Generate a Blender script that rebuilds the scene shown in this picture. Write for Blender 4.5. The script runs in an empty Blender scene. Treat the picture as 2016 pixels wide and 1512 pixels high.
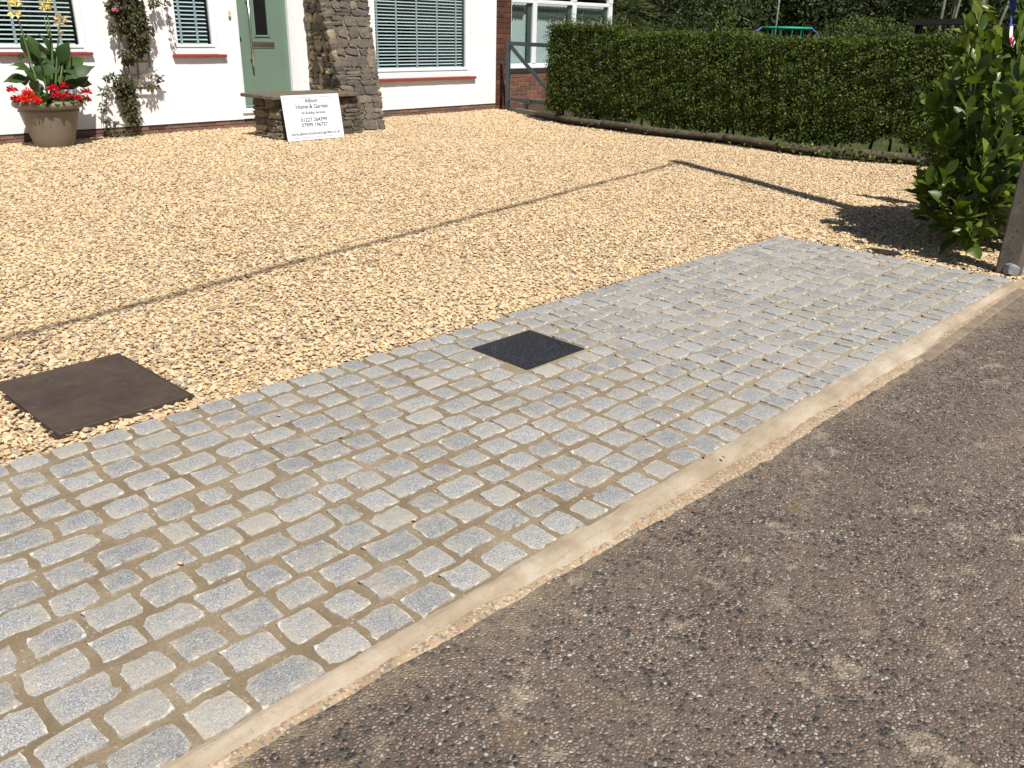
import bpy, math, random
import numpy as np
from mathutils import Matrix, Vector

# ------------------------------------------------------------------ camera, sky, sun, exposure
scene = bpy.context.scene
CAM_H = 1.6
FPX = 1680.0                      # focal length in pixels of the 2016 px wide photograph
PITCH, ROLL, YAW = math.radians(22.6), math.radians(1.3), math.radians(47.7937)
SUN_EL = math.radians(57.0)
SHADOW_DIR = math.radians(64.5)   # ground direction in which shadows fall (from +X)
WORLD_STRENGTH = 0.05
SUN_STRENGTH = 5.0
EXPOSURE = 0.42

def _axes():
    fw = np.array([0, math.cos(PITCH), -math.sin(PITCH)]); r = np.array([1., 0, 0]); u = np.cross(r, fw)
    c, s = math.cos(ROLL), math.sin(ROLL)
    r2, u2 = c*r + s*u, -s*r + c*u
    c, s = math.cos(YAW), math.sin(YAW)
    m = np.array([[c, s, 0], [-s, c, 0], [0, 0, 1]])
    return m@r2, m@u2, m@fw
CR, CU, CF = _axes()

cam_data = bpy.data.cameras.new('camera')
cam_data.sensor_width = 36.0
cam_data.lens = FPX/2016*36.0
cam_data.clip_start = 0.05
cam_data.clip_end = 2000
cam = bpy.data.objects.new('camera', cam_data)
scene.collection.objects.link(cam)
cam.matrix_world = Matrix(((CR[0], CU[0], -CF[0], 0), (CR[1], CU[1], -CF[1], 0), (CR[2], CU[2], -CF[2], CAM_H), (0, 0, 0, 1)))
scene.camera = cam

world = bpy.data.worlds.new('World'); scene.world = world; world.use_nodes = True
wn = world.node_tree.nodes; wl = world.node_tree.links; wn.clear()
wo = wn.new('ShaderNodeOutputWorld'); wb = wn.new('ShaderNodeBackground'); ws = wn.new('ShaderNodeTexSky')
ws.sky_type = 'NISHITA'; ws.sun_disc = False; ws.sun_elevation = SUN_EL
# direction towards the sun
sd = Vector((-math.cos(SHADOW_DIR)*math.cos(SUN_EL), -math.sin(SHADOW_DIR)*math.cos(SUN_EL), math.sin(SUN_EL)))
ws.sun_rotation = math.atan2(sd.x, sd.y)
ws.air_density = 1.0; ws.dust_density = 0.6; ws.ozone_density = 1.0
wb.inputs['Strength'].default_value = WORLD_STRENGTH
wl.new(ws.outputs[0], wb.inputs[0]); wl.new(wb.outputs[0], wo.inputs[0])
sun_data = bpy.data.lights.new('sun', 'SUN'); sun_data.energy = SUN_STRENGTH; sun_data.angle = math.radians(0.5)
sun_data.color = (1.0, 0.96, 0.90)
sun = bpy.data.objects.new('sun', sun_data); scene.collection.objects.link(sun)
sun.rotation_euler = sd.to_track_quat('Z', 'Y').to_euler()
sun.location = sd*30
scene.view_settings.view_transform = 'Standard'; scene.view_settings.look = 'None'
scene.view_settings.gamma = 1.0; scene.view_settings.use_curve_mapping = False
scene.view_settings.exposure = EXPOSURE

# ------------------------------------------------------------------ pixel -> place helpers (photograph pixels, 2016 x 1512)
def ray(x, y): return (x-1008)/FPX*CR - (y-756)/FPX*CU + CF
def G(x, y, z=0.0):
    d = ray(x, y); t = (z-CAM_H)/d[2]; return np.array([0, 0, CAM_H]) + t*d
def onY(x, y, Y):
    d = ray(x, y); return np.array([0, 0, CAM_H]) + Y/d[1]*d
def onX(x, y, X):
    d = ray(x, y); return np.array([0, 0, CAM_H]) + X/d[0]*d
def atD(x, y, dist):
    d = ray(x, y); return np.array([0, 0, CAM_H]) + dist/math.hypot(d[0], d[1])*d

rng = np.random.default_rng(7)
random.seed(7)
WALL_Y = 13.22
S0 = 4.128      # X of the wall coordinate 0

# ------------------------------------------------------------------ object helpers
COL = scene.collection
def link(o, parent=None):
    COL.objects.link(o)
    if parent is not None: o.parent = parent
    return o
def tag(o, label=None, cat=None, group=None, kind=None):
    if label: o['label'] = label
    if cat: o['category'] = cat
    if group: o['group'] = group
    if kind: o['kind'] = kind
    return o
def empty(name, loc, label, cat, group=None, rz=0.0):
    o = bpy.data.objects.new(name, None); o.location = loc; o.rotation_euler = (0, 0, rz)
    o.empty_display_size = 0.2
    link(o); return tag(o, label, cat, group)

class MB:
    """collects geometry in world coordinates"""
    def __init__(s): s.v = []; s.f = []; s.m = []
    def add(s, vs, fs, mi=0):
        b = len(s.v); s.v.extend([tuple(map(float, v)) for v in vs]); s.f.extend([tuple(b+i for i in f) for f in fs]); s.m.extend([mi]*len(fs)); return s
    def box(s, a, b, mi=0):
        x0, y0, z0 = a; x1, y1, z1 = b
        return s.add([(x0,y0,z0),(x1,y0,z0),(x1,y1,z0),(x0,y1,z0),(x0,y0,z1),(x1,y0,z1),(x1,y1,z1),(x0,y1,z1)],
                     [(0,3,2,1),(4,5,6,7),(0,1,5,4),(1,2,6,5),(2,3,7,6),(3,0,4,7)], mi)
    def cbox(s, a, b, c=0.004, mi=0):
        """box with chamfered edges"""
        x0, y0, z0 = a; x1, y1, z1 = b
        vs = []
        for X, sx in ((x0, 1), (x1, -1)):
            for Y, sy in ((y0, 1), (y1, -1)):
                for Z, sz in ((z0, 1), (z1, -1)):
                    vs += [(X+sx*c, Y+sy*c, Z), (X+sx*c, Y, Z+sz*c), (X, Y+sy*c, Z+sz*c)]
        def i(a, b, c_, k): return ((a*2+b)*2+c_)*3+k
        fs = [[i(0,0,0,0),i(0,1,0,0),i(1,1,0,0),i(1,0,0,0)],[i(0,0,1,0),i(1,0,1,0),i(1,1,1,0),i(0,1,1,0)],
              [i(0,0,0,1),i(1,0,0,1),i(1,0,1,1),i(0,0,1,1)],[i(0,1,0,1),i(0,1,1,1),i(1,1,1,1),i(1,1,0,1)],
              [i(0,0,0,2),i(0,0,1,2),i(0,1,1,2),i(0,1,0,2)],[i(1,0,0,2),i(1,1,0,2),i(1,1,1,2),i(1,0,1,2)]]
        for a in (0,1):
            for b in (0,1):
                fs.append([i(a,b,0,1),i(a,b,1,1),i(a,b,1,2),i(a,b,0,2)] if (a+b)%2==0 else [i(a,b,0,2),i(a,b,1,2),i(a,b,1,1),i(a,b,0,1)])
                fs.append([i(a,0,b,0),i(a,0,b,2),i(a,1,b,2),i(a,1,b,0)] if (a+b)%2==0 else [i(a,1,b,0),i(a,1,b,2),i(a,0,b,2),i(a,0,b,0)])
                fs.append([i(0,a,b,0),i(1,a,b,0),i(1,a,b,1),i(0,a,b,1)] if (a+b)%2==0 else [i(0,a,b,1),i(1,a,b,1),i(1,a,b,0),i(0,a,b,0)])
                for c_ in (0,1):
                    t = [i(a,b,c_,0),i(a,b,c_,1),i(a,b,c_,2)]
                    fs.append(t if (a+b+c_)%2==0 else t[::-1])
        return s.add(vs, fs, mi)
    def tube(s, pts, radii, n=8, caps=True, mi=0):
        pts = [Vector(p) for p in pts]
        if not hasattr(radii, '__len__'): radii = [radii]*len(pts)
        vs = []; fs = []; ref = None
        for k, p in enumerate(pts):
            t = (pts[min(k+1, len(pts)-1)]-pts[max(k-1, 0)]).normalized()
            if ref is None:
                ref = t.orthogonal().normalized()
            ref = (ref - t*ref.dot(t))
            if ref.length < 1e-5: ref = t.orthogonal()
            ref.normalize(); bi = t.cross(ref)
            for j in range(n):
                a = 2*math.pi*j/n
                vs.append(p + (ref*math.cos(a)+bi*math.sin(a))*radii[k])
        for k in range(len(pts)-1):
            for j in range(n):
                fs.append((k*n+j, k*n+(j+1)%n, (k+1)*n+(j+1)%n, (k+1)*n+j))
        if caps:
            fs.append(tuple(range(n))[::-1]); fs.append(tuple(range((len(pts)-1)*n, len(pts)*n)))
        return s.add(vs, fs, mi)
    def lathe(s, prof, c, n=32, mi=0):
        vs = []; fs = []
        for r, z in prof:
            for j in range(n):
                a = 2*math.pi*j/n; vs.append((c[0]+r*math.cos(a), c[1]+r*math.sin(a), c[2]+z))
        for k in range(len(prof)-1):
            for j in range(n): fs.append((k*n+j, k*n+(j+1)%n, (k+1)*n+(j+1)%n, (k+1)*n+j))
        return s.add(vs, fs, mi)
    def bar(s, p, q, w, t, up=(0, 0, 1), mi=0):
        """rectangular bar from p to q, width w across, thickness t along `up`"""
        p = Vector(p); q = Vector(q); d = (q-p).normalized(); u = Vector(up); sx = d.cross(u).normalized(); u = sx.cross(d).normalized()
        vs = [e + sx*(a*w/2) + u*(b*t/2) for e in (p, q) for a, b in ((-1,-1),(1,-1),(1,1),(-1,1))]
        return s.add(vs, [(0,3,2,1),(4,5,6,7),(0,1,5,4),(1,2,6,5),(2,3,7,6),(3,0,4,7)], mi)
    def build(s, name, mat, parent=None, smooth=False, origin=None):
        me = bpy.data.meshes.new(name)
        vs = s.v
        par_loc = Vector((0,0,0)) if parent is None else world_loc(parent)
        o0 = Vector(origin) if origin is not None else par_loc
        me.from_pydata([(v[0]-o0[0], v[1]-o0[1], v[2]-o0[2]) for v in vs], [], s.f)
        mats = mat if isinstance(mat, (list, tuple)) else [mat]
        for m in mats: me.materials.append(m)
        if len(mats) > 1: me.polygons.foreach_set('material_index', s.m)
        if smooth: me.polygons.foreach_set('use_smooth', [True]*len(me.polygons))
        me.update()
        o = bpy.data.objects.new(name, me); o.location = o0-par_loc
        return link(o, parent)
def world_loc(o):
    p = Vector((0, 0, 0))
    while o is not None: p += o.location; o = o.parent
    return p

def quadmesh(name, V, mat, parent=None, nper=4, faces=None, smooth=False, attr=None):
    """V: (n, nper, 3) world points; faces: face list inside each piece"""
    n = V.shape[0]; par = np.array(world_loc(parent)) if parent is not None else np.zeros(3)
    me = bpy.data.meshes.new(name)
    faces = faces or [tuple(range(nper))]
    co = (V-par).reshape(-1, 3)
    me.vertices.add(len(co)); me.vertices.foreach_set('co', co.astype(np.float32).ravel())
    lt = np.concatenate([np.array(f) for f in faces]); tot = np.array([len(f) for f in faces])
    loops = (lt[None, :] + (np.arange(n)*nper)[:, None]).ravel()
    tots = np.tile(tot, n); starts = np.concatenate([[0], np.cumsum(tots)[:-1]])
    me.loops.add(len(loops)); me.loops.foreach_set('vertex_index', loops.astype(np.int32))
    me.polygons.add(len(tots)); me.polygons.foreach_set('loop_start', starts.astype(np.int32)); me.polygons.foreach_set('loop_total', tots.astype(np.int32))
    if smooth: me.polygons.foreach_set('use_smooth', np.ones(len(tots), dtype=bool))
    me.update(calc_edges=True); me.validate()
    me.materials.append(mat)
    o = bpy.data.objects.new(name, me)
    return link(o, parent)

def unit(a): return a/np.maximum(np.linalg.norm(a, axis=-1, keepdims=True), 1e-9)
def leaf_quads(P, T, N, L, W, fold=0.0):
    """diamond leaves: base P, direction T, normal N"""
    T = unit(T); B = unit(np.cross(N, T)); N = np.cross(T, B)
    L = L[:, None]; W = W[:, None]
    return np.stack([P, P+T*L*.45-B*W*.5+N*W*fold, P+T*L, P+T*L*.45+B*W*.5+N*W*fold], axis=1)
LEAF_F = [(0, 1, 2), (0, 2, 3)]

# ------------------------------------------------------------------ materials
MATS = {}
class NT:
    def __init__(s, name):
        s.m = bpy.data.materials.new(name); s.m.use_nodes = True; s.t = s.m.node_tree; s.n = s.t.nodes; s.l = s.t.links
        s.b = s.n['Principled BSDF']; s.o = s.n['Material Output']; MATS[name] = s.m
        s.b.inputs['Roughness'].default_value = .8; s.b.inputs['Specular IOR Level'].default_value = .3
    def new(s, t, **k):
        n = s.n.new(t)
        for a, b in k.items(): setattr(n, a, b)
        return n
    def put(s, sock, v):
        if isinstance(v, (int, float)): sock.default_value = v
        elif isinstance(v, tuple): sock.default_value = v if len(v) != 3 or len(sock.default_value) == 3 else (*v, 1)
        else: s.l.new(v, sock)
    def pos(s):
        if not hasattr(s, '_p'): s._p = s.new('ShaderNodeNewGeometry').outputs['Position']
        return s._p
    def island(s): return s.new('ShaderNodeNewGeometry').outputs['Random Per Island']
    def orand(s): return s.new('ShaderNodeObjectInfo').outputs['Random']
    def mapping(s, v, scale=(1,1,1), rot=(0,0,0), loc=(0,0,0)):
        n = s.new('ShaderNodeMapping'); s.l.new(v, n.inputs[0]); n.inputs['Scale'].default_value = scale; n.inputs['Rotation'].default_value = rot; n.inputs['Location'].default_value = loc
        return n.outputs[0]
    def noise(s, scale, detail=3, rough=.55, vec=None, col=False, dist=0.0):
        n = s.new('ShaderNodeTexNoise'); s.l.new(vec if vec is not None else s.pos(), n.inputs['Vector'])
        n.inputs['Scale'].default_value = scale; n.inputs['Detail'].default_value = detail; n.inputs['Roughness'].default_value = rough; n.inputs['Distortion'].default_value = dist
        return n.outputs['Color' if col else 'Fac']
    def voro(s, scale, feature='F1', out='Distance', vec=None, rnd=1.0):
        n = s.new('ShaderNodeTexVoronoi', feature=feature); s.l.new(vec if vec is not None else s.pos(), n.inputs['Vector'])
        n.inputs['Scale'].default_value = scale; n.inputs['Randomness'].default_value = rnd
        return n.outputs[out]
    def ramp(s, v, stops, interp='LINEAR'):
        n = s.new('ShaderNodeValToRGB'); s.l.new(v, n.inputs[0]); e = n.color_ramp; e.interpolation = interp
        while len(e.elements) < len(stops): e.elements.new(.5)
        for el, (p, c) in zip(e.elements, stops):
            el.position = p; el.color = (*c, 1) if isinstance(c, tuple) else (c, c, c, 1)
        return n.outputs[0]
    def mix(s, f, a, b, mode='MIX'):
        n = s.new('ShaderNodeMix', data_type='RGBA', blend_type=mode)
        s.put(n.inputs[0], f); s.put(n.inputs[6], a); s.put(n.inputs[7], b)
        return n.outputs[2]
    def math(s, op, a, b=0.5, c=None):
        n = s.new('ShaderNodeMath', operation=op); s.put(n.inputs[0], a); s.put(n.inputs[1], b)
        if c is not None: s.put(n.inputs[2], c)
        return n.outputs[0]
    def sep(s, v):
        n = s.new('ShaderNodeSeparateXYZ'); s.l.new(v, n.inputs[0]); return n.outputs
    def hsv(s, col, h=.5, sat=1., v=1.):
        n = s.new('ShaderNodeHueSaturation'); s.put(n.inputs['Hue'], h); s.put(n.inputs['Saturation'], sat); s.put(n.inputs['Value'], v); s.put(n.inputs['Color'], col); return n.outputs[0]
    def bump(s, h, strength=.5, dist=.01):
        n = s.new('ShaderNodeBump'); n.inputs['Strength'].default_value = strength; n.inputs['Distance'].default_value = dist; s.l.new(h, n.inputs['Height'])
        if getattr(s, '_bn', None) is not None: s.l.new(s._bn, n.inputs['Normal'])
        s._bn = n.outputs[0]; s.l.new(s._bn, s.b.inputs['Normal']); return s
    def col(s, c): s.put(s.b.inputs['Base Color'], c); return s
    def rough(s, r): s.put(s.b.inputs['Roughness'], r); return s
    def metal(s, v): s.b.inputs['Metallic'].default_value = v; return s
    def spec(s, v): s.b.inputs['Specular IOR Level'].default_value = v; return s

def plain(name, c, rough=.6, var=.12, scale=6.0, bump=0.0, bscale=60, metal=0.0, spec=.3):
    """paint-like material with slight tone variation, grime and grain"""
    t = NT(name)
    f = t.noise(scale, 4)
    d = tuple(x*(1-var) for x in c); l = tuple(min(1, x*(1+var)) for x in c)
    t.col(t.ramp(f, [(.3, d), (.7, l)])); t.rough(rough).metal(metal).spec(spec)
    if bump: t.bump(t.noise(bscale, 4), bump, .004)
    return t.m

# granite setts
t = NT('granite')
rnd = t.math('FRACT', t.math('ADD', t.orand(), t.math('MULTIPLY', t.island(), 7.31)))
g1 = t.noise(260, 3, .7); g2 = t.voro(330, out='Color')
base = t.ramp(g1, [(.30, (.075,.08,.09)), (.45, (.185,.192,.202)), (.55, (.28,.287,.297)), (.70, (.50,.502,.505))])
sp = t.sep(g2)[0]
base = t.mix(t.ramp(sp, [(.0, 0.6), (.2, 0.0)], 'LINEAR'), base, (.05,.055,.065))
base = t.mix(t.ramp(t.sep(g2)[1], [(.82, 0.0), (.95, 0.55)]), base, (.58,.58,.57))
tone = t.ramp(rnd, [(0, (.80,.80,.79)), (.5, (.97,.955,.93)), (1, (1.14,1.12,1.09))])
base = t.mix(1.0, base, tone, 'MULTIPLY')
warm = t.ramp(t.math('FRACT', t.math('MULTIPLY', rnd, 13.7)), [(.80, 0.0), (1.0, .4)])
base = t.mix(warm, base, (.42,.38,.31))
dust = t.ramp(t.noise(5.5, 6, .7), [(.46, 0.0), (.74, .6)])
base = t.mix(dust, base, (.36,.315,.235))
dustp = t.ramp(t.noise(38, 4, .7), [(.55, 0.0), (.75, .45)])
base = t.mix(dustp, base, (.45,.42,.36))
rim = t.new('ShaderNodeAttribute', attribute_name='rim').outputs['Fac']
res = t.math('MULTIPLY', rim, t.ramp(t.noise(17, 5, .7), [(.40, 0.0), (.60, 1.0)]))
base = t.mix(t.math('MULTIPLY', res, .75), base, (.40,.345,.26))
wht = t.math('MULTIPLY', t.ramp(rim, [(.80, 0.0), (1.0, 1.0)]), t.ramp(t.noise(29, 4, .6), [(.52, 0.0), (.62, .85)]))
base = t.mix(wht, base, (.62,.59,.53))
t.col(base).rough(.72)
t.bump(t.noise(26, 4, .6), .5, .010); t.bump(t.noise(75, 4, .65), .55, .005); t.bump(g1, .3, .0022)
# sandy joint mortar
t = NT('joint_mortar')
p = t.sep(t.pos())
c1 = t.ramp(t.noise(4, 6, .6), [(.3, (.155,.118,.075)), (.5, (.215,.168,.11)), (.72, (.30,.245,.17))])
xr = t.ramp(t.math('MULTIPLY', p[0], .1), [(.26, 0.0), (.42, .55)])
c1 = t.mix(xr, c1, (.36,.305,.225))
c1 = t.mix(t.ramp(t.noise(130, 4, .7), [(.35, .5), (.55, 0.0)]), c1, (.13,.09,.05))
c1 = t.mix(t.ramp(t.voro(160, out='Color'), [(.86, 0.0), (.95, .6)]), c1, (.5,.44,.34))
t.col(c1).rough(.95).spec(.15); t.bump(t.noise(28, 4), .5, .006); t.bump(t.noise(170, 3, .7), .6, .003)
# trowelled concrete
t = NT('trowelled_concrete')
c1 = t.ramp(t.noise(3.2, 6, .6), [(.3, (.25,.195,.13)), (.5, (.345,.28,.205)), (.7, (.43,.37,.29))])
st = t.noise(1, 5, .6, t.mapping(t.pos(), (5, 60, 20)))
c1 = t.mix(t.ramp(st, [(.5, 0.0), (.75, .5)]), c1, (.22,.165,.105))
c1 = t.mix(t.ramp(t.noise(60, 5, .7), [(.55, 0.0), (.75, .6)]), c1, (.17,.13,.085))
c1 = t.mix(t.ramp(t.noise(7, 6, .7), [(.52, 0.0), (.68, .6)]), c1, (.25,.19,.12))
t.col(c1).rough(.85).spec(.2); t.bump(st, .3, .006); t.bump(t.noise(120, 4), .35, .002)
# sandy exposed aggregate
t = NT('sand_screed')
vc = t.voro(115, out='Color'); s3 = t.sep(vc)
c1 = t.ramp(t.noise(9, 5), [(.3, (.27,.195,.12)), (.7, (.41,.315,.205))])
c1 = t.mix(t.ramp(s3[0], [(.78, 0.0), (.84, .8)], 'LINEAR'), c1, (.16,.14,.13))
c1 = t.mix(t.ramp(s3[1], [(.86, 0.0), (.9, .7)], 'LINEAR'), c1, (.50,.43,.34))
c1 = t.mix(t.ramp(s3[2], [(.86, 0.0), (.9, .7)], 'LINEAR'), c1, (.38,.19,.12))
t.col(c1).rough(.95).spec(.15); t.bump(t.voro(115), .8, -.004); t.bump(t.noise(220, 3, .7), .5, .003)
# asphalt with worn-in chippings and dust
t = NT('asphalt')
warp = t.mix(.012, t.pos(), t.noise(30, 2, col=True), 'ADD')
v1 = t.voro(88, out='Color', vec=warp); d1 = t.voro(88, 'DISTANCE_TO_EDGE', vec=warp); s1 = t.sep(v1)
d1f = t.voro(88, vec=warp)
chip = t.ramp(s1[0], [(0, (.02,.022,.028)), (.13, (.035,.036,.04)), (.16, (.105,.083,.067)), (.40, (.155,.12,.097)), (.62, (.235,.155,.12)), (.82, (.21,.175,.145)), (.95, (.31,.27,.225)), (1, (.38,.345,.30))], 'LINEAR')
matrix = t.ramp(t.noise(140, 4, .7), [(.3, (.045,.036,.029)), (.7, (.098,.078,.061))])
show = t.math('MULTIPLY', t.ramp(d1, [(.06, 0.0), (.16, 1.0)]), t.ramp(s1[1], [(.05, .1), (.25, 1.0)]))
c1 = t.mix(show, matrix, chip)
v2 = t.sep(t.voro(34, out='Color', vec=warp)); d2 = t.voro(34, vec=warp)
blk = t.math('MULTIPLY', t.ramp(v2[0], [(.90, 0.0), (.93, 1.0)]), t.ramp(d2, [(.25, 1.0), (.4, 0.0)]))
c1 = t.mix(blk, c1, (.028,.03,.036))
wear = t.ramp(t.noise(1.3, 5, .6), [(.3, 0.0), (.7, 1.0)])
du = t.ramp(t.noise(2.3, 6, .68), [(.46, 0.0), (.72, .42)])
c1 = t.mix(du, c1, (.185,.145,.105))
spot = t.math('MULTIPLY', t.ramp(t.noise(7.5, 5, .7), [(.57, 0.0), (.70, .85)]), t.ramp(t.noise(1.7, 2), [(.42, 0.0), (.56, 1.0)]))
c1 = t.mix(spot, c1, (.31,.26,.185))
moss = t.math('MULTIPLY', t.ramp(t.noise(6, 4, .7), [(.64, 0.0), (.75, .6)]), t.ramp(t.sep(t.pos())[0], [(.35, 0.0), (.45, 1.0)]))
c1 = t.mix(moss, c1, (.16,.11,.05))
c1 = t.mix(1.0, c1, t.ramp(wear, [(0, 1.02), (1, 1.38)]), 'MULTIPLY')
_al = np.array([G(x_, y_, -.035)[:2] for x_, y_ in ((458,1512),(721,1351),(1016,1185.7),(1300,1025),(1598,848),(1832.7,702.8))]); _k, _c = np.polyfit(_al[:, 0], _al[:, 1], 1)
sp_ = t.sep(t.pos()); ln_ = t.math('SUBTRACT', sp_[1], t.math('MULTIPLY_ADD', sp_[0], float(_k), float(_c)))
spill = t.math('MULTIPLY', t.ramp(t.math('ADD', t.math('MULTIPLY', ln_, 6.0), 1.0), [(.25, 0.0), (1.0, 1.0)]), t.ramp(t.noise(16, 6, .75), [(.42, 0.0), (.62, 1.0)]))
c1 = t.mix(t.math('MULTIPLY', spill, .75), c1, (.27,.21,.14))
t.col(c1).rough(.88).spec(.2); t.bump(t.math('MULTIPLY', show, t.ramp(d1, [(0, 0.0), (.35, 1.0)])), .8, .006); t.bump(t.noise(300, 3, .7), .4, .002)
# gravel
GR = [(0.0, (.58,.42,.235)), (.16, (.65,.50,.305)), (.30, (.70,.57,.38)), (.44, (.55,.39,.21)), (.55, (.44,.32,.19)), (.66, (.67,.475,.24)), (.76, (.49,.395,.29)), (.84, (.34,.265,.195)), (.90, (.27,.22,.18)), (.95, (.42,.22,.115)), (.975, (.15,.135,.13)), (1.0, (.76,.68,.53))]
t = NT('gravel_stone')
at = t.new('ShaderNodeAttribute', attribute_type='INSTANCER', attribute_name='tone').outputs['Fac']
tc = t.new('ShaderNodeTexCoord').outputs['Object']
c1 = t.ramp(at, GR, 'LINEAR')
c1 = t.mix(t.ramp(t.noise(40, 4, .7, tc), [(.45, 0.0), (.7, .45)]), c1, (.30,.21,.12))
t.col(c1).rough(.8).spec(.25); t.bump(t.noise(90, 3, .6, tc), .4, .003)
t = NT('gravel_bed')
vc = t.voro(58, out='Color'); c1 = t.ramp(t.sep(vc)[0], GR, 'LINEAR')
c1 = t.mix(t.ramp(t.voro(58, 'DISTANCE_TO_EDGE'), [(.0, .7), (.10, 0.0)]), c1, (.16,.11,.06))
t.col(c1).rough(.9).spec(.2); t.bump(t.voro(58), 1.0, -.012)
# earth / grass
t = NT('lawn_ground')
c1 = t.ramp(t.noise(2.0, 6, .65), [(.3, (.045,.06,.018)), (.5, (.06,.08,.024)), (.7, (.10,.10,.045))])
t.col(c1).rough(.95).spec(.1); t.bump(t.noise(40, 5, .7), 1.0, .03)
t = NT('soil')
c1 = t.ramp(t.noise(14, 6, .7), [(.3, (.035,.025,.016)), (.7, (.10,.075,.05))])
t.col(c1).rough(.95).spec(.1); t.bump(t.noise(30, 5, .7), 1.0, .02)
# white render
t = NT('white_render')
c1 = t.ramp(t.noise(1.6, 6, .65), [(.35, (.80,.795,.80)), (.6, (.85,.85,.855))])
zz = t.sep(t.pos())[2]
splash = t.math('MULTIPLY', t.ramp(zz, [(.12, 1.0), (.42, 0.0)]), t.ramp(t.noise(9, 5, .7), [(.45, 0.0), (.75, .35)]))
c1 = t.mix(splash, c1, (.50,.41,.31))
t.col(c1).rough(.8).spec(.2); t.bump(t.noise(14, 4), .18, .01); t.bump(t.noise(140, 4), .15, .003)
# bricks
def brick_mat(name, stops, sc=70):
    t = NT(name); r = t.math('FRACT', t.math('ADD', t.orand(), t.math('MULTIPLY', t.island(), 5.7)))
    c = t.ramp(r, stops, 'LINEAR')
    c = t.mix(t.ramp(t.noise(sc, 5, .7), [(.4, 0.0), (.7, .5)]), c, tuple(x*.55 for x in stops[0][1]))
    c = t.mix(t.ramp(t.noise(11, 5, .7), [(.55, 0.0), (.75, .3)]), c, (.35,.27,.2))
    t.col(c).rough(.88).spec(.15); t.bump(t.noise(sc*1.5, 4), .5, .003); return t.m
brick_mat('pier_brick', [(0, (.09,.036,.024)), (.35, (.125,.046,.028)), (.6, (.17,.06,.035)), (.8, (.06,.038,.034)), (1, (.21,.08,.043))])
brick_mat('bay_brick', [(0, (.16,.07,.05)), (.3, (.23,.10,.065)), (.55, (.12,.075,.065)), (.75, (.27,.115,.07)), (1, (.085,.065,.062))])
brick_mat('plinth_brick', [(0, (.17,.09,.065)), (.3, (.26,.14,.10)), (.6, (.14,.11,.10)), (.8, (.30,.16,.11)), (1, (.10,.08,.075))])
plain('lime_mortar', (.34,.25,.155), .95, .2, 20, .5, 150)
plain('grey_mortar', (.20,.165,.13), .95, .25, 20, .5, 150)
plain('damp_course', (.035,.028,.025), .8, .3, 12, .4)
# rubble stone
t = NT('rubble_stone')
r = t.orand()
px = t.sep(t.pos())
c1 = t.ramp(r, [(0, (.085,.072,.056)), (.25, (.13,.11,.085)), (.5, (.165,.138,.104)), (.7, (.10,.092,.082)), (.85, (.19,.155,.11)), (1, (.225,.18,.125))])
c1 = t.mix(t.ramp(t.noise(16, 6, .72), [(.35, .6), (.55, 0.0)]), c1, (.06,.052,.044))
c1 = t.mix(t.ramp(t.noise(34, 5, .7), [(.52, 0.0), (.72, .5)]), c1, (.27,.23,.17))
t.col(c1).rough(.9).spec(.2); t.bump(t.noise(24, 5, .7), .9, .02); t.bump(t.noise(110, 4, .7), .5, .004)
t = NT('tan_stone')
r = t.orand()
c1 = t.ramp(r, [(0, (.42,.32,.19)), (.35, (.52,.41,.25)), (.6, (.32,.26,.18)), (.8, (.20,.17,.135)), (1, (.58,.45,.28))])
c1 = t.mix(t.ramp(t.noise(18, 6, .72), [(.35, .75), (.58, 0.0)]), c1, (.10,.08,.055))
t.col(c1).rough(.9).spec(.2); t.bump(t.noise(24, 5, .7), .9, .02); t.bump(t.noise(110, 4, .7), .5, .004)
plain('stone_mortar', (.175,.145,.105), .95, .4, 14, .8, 60)
plain('tan_mortar', (.26,.195,.115), .95, .4, 14, .8, 60)
t = NT('coping_slab')
c1 = t.ramp(t.noise(14, 6, .72), [(.3, (.075,.058,.042)), (.55, (.135,.106,.078)), (.75, (.20,.165,.125))])
t.col(c1).rough(.92).spec(.2); t.bump(t.noise(40, 5, .7), .7, .01)
# painted / plastic / metal things
plain('upvc_white', (.80,.80,.81), .35, .03, 4, spec=.5)
plain('door_green', (.155,.225,.17), .38, .04, 3, .06, 90, spec=.5)
plain('sill_red', (.25,.052,.038), .6, .15, 18, .3, 120)
plain('slat_white', (.74,.79,.79), .5, .05, 5)
plain('blind_tape', (.50,.58,.63), .8, .08, 40)
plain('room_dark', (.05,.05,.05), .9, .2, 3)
plain('steel', (.60,.58,.55), .28, .06, 8, metal=1.0)
plain('dark_steel', (.10,.105,.115), .45, .1, 8, metal=.8)
plain('cream_plastic', (.68,.60,.42), .5, .05, 8)
plain('grey_plastic', (.14,.14,.145), .5, .1, 8)
plain('gate_paint', (.035,.05,.055), .42, .18, 9, .1, 60, spec=.5)
plain('pot_plastic', (.20,.165,.125), .5, .1, 7, .1, 90, spec=.35)
plain('board_white', (.80,.80,.84), .4, .03, 6, spec=.4)
plain('sign_ink', (.055,.06,.11), .6, .1, 30)
plain('wood_grey', (.27,.215,.16), .85, .25, 25, .5, 70)
plain('log_wood', (.075,.058,.040), .9, .35, 12, .7, 40)
plain('pole_wood', (.10,.075,.055), .85, .3, 10, .5, 40)
plain('cable_black', (.02,.02,.02), .6, .1)
plain('bark', (.085,.066,.045), .95, .35, 18, .9, 50)
plain('twig', (.075,.062,.04), .9, .3, 20, .5, 60)
plain('pale_bark', (.22,.20,.165), .9, .35, 12, .8, 40)
plain('swing_green', (.02,.30,.20), .5, .05, 4)
plain('swing_blue', (.09,.11,.33), .5, .05, 4)
plain('galvanised', (.38,.39,.37), .5, .08, 5)
plain('shed_dark', (.010,.009,.008), .8, .3, 5)
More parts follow.
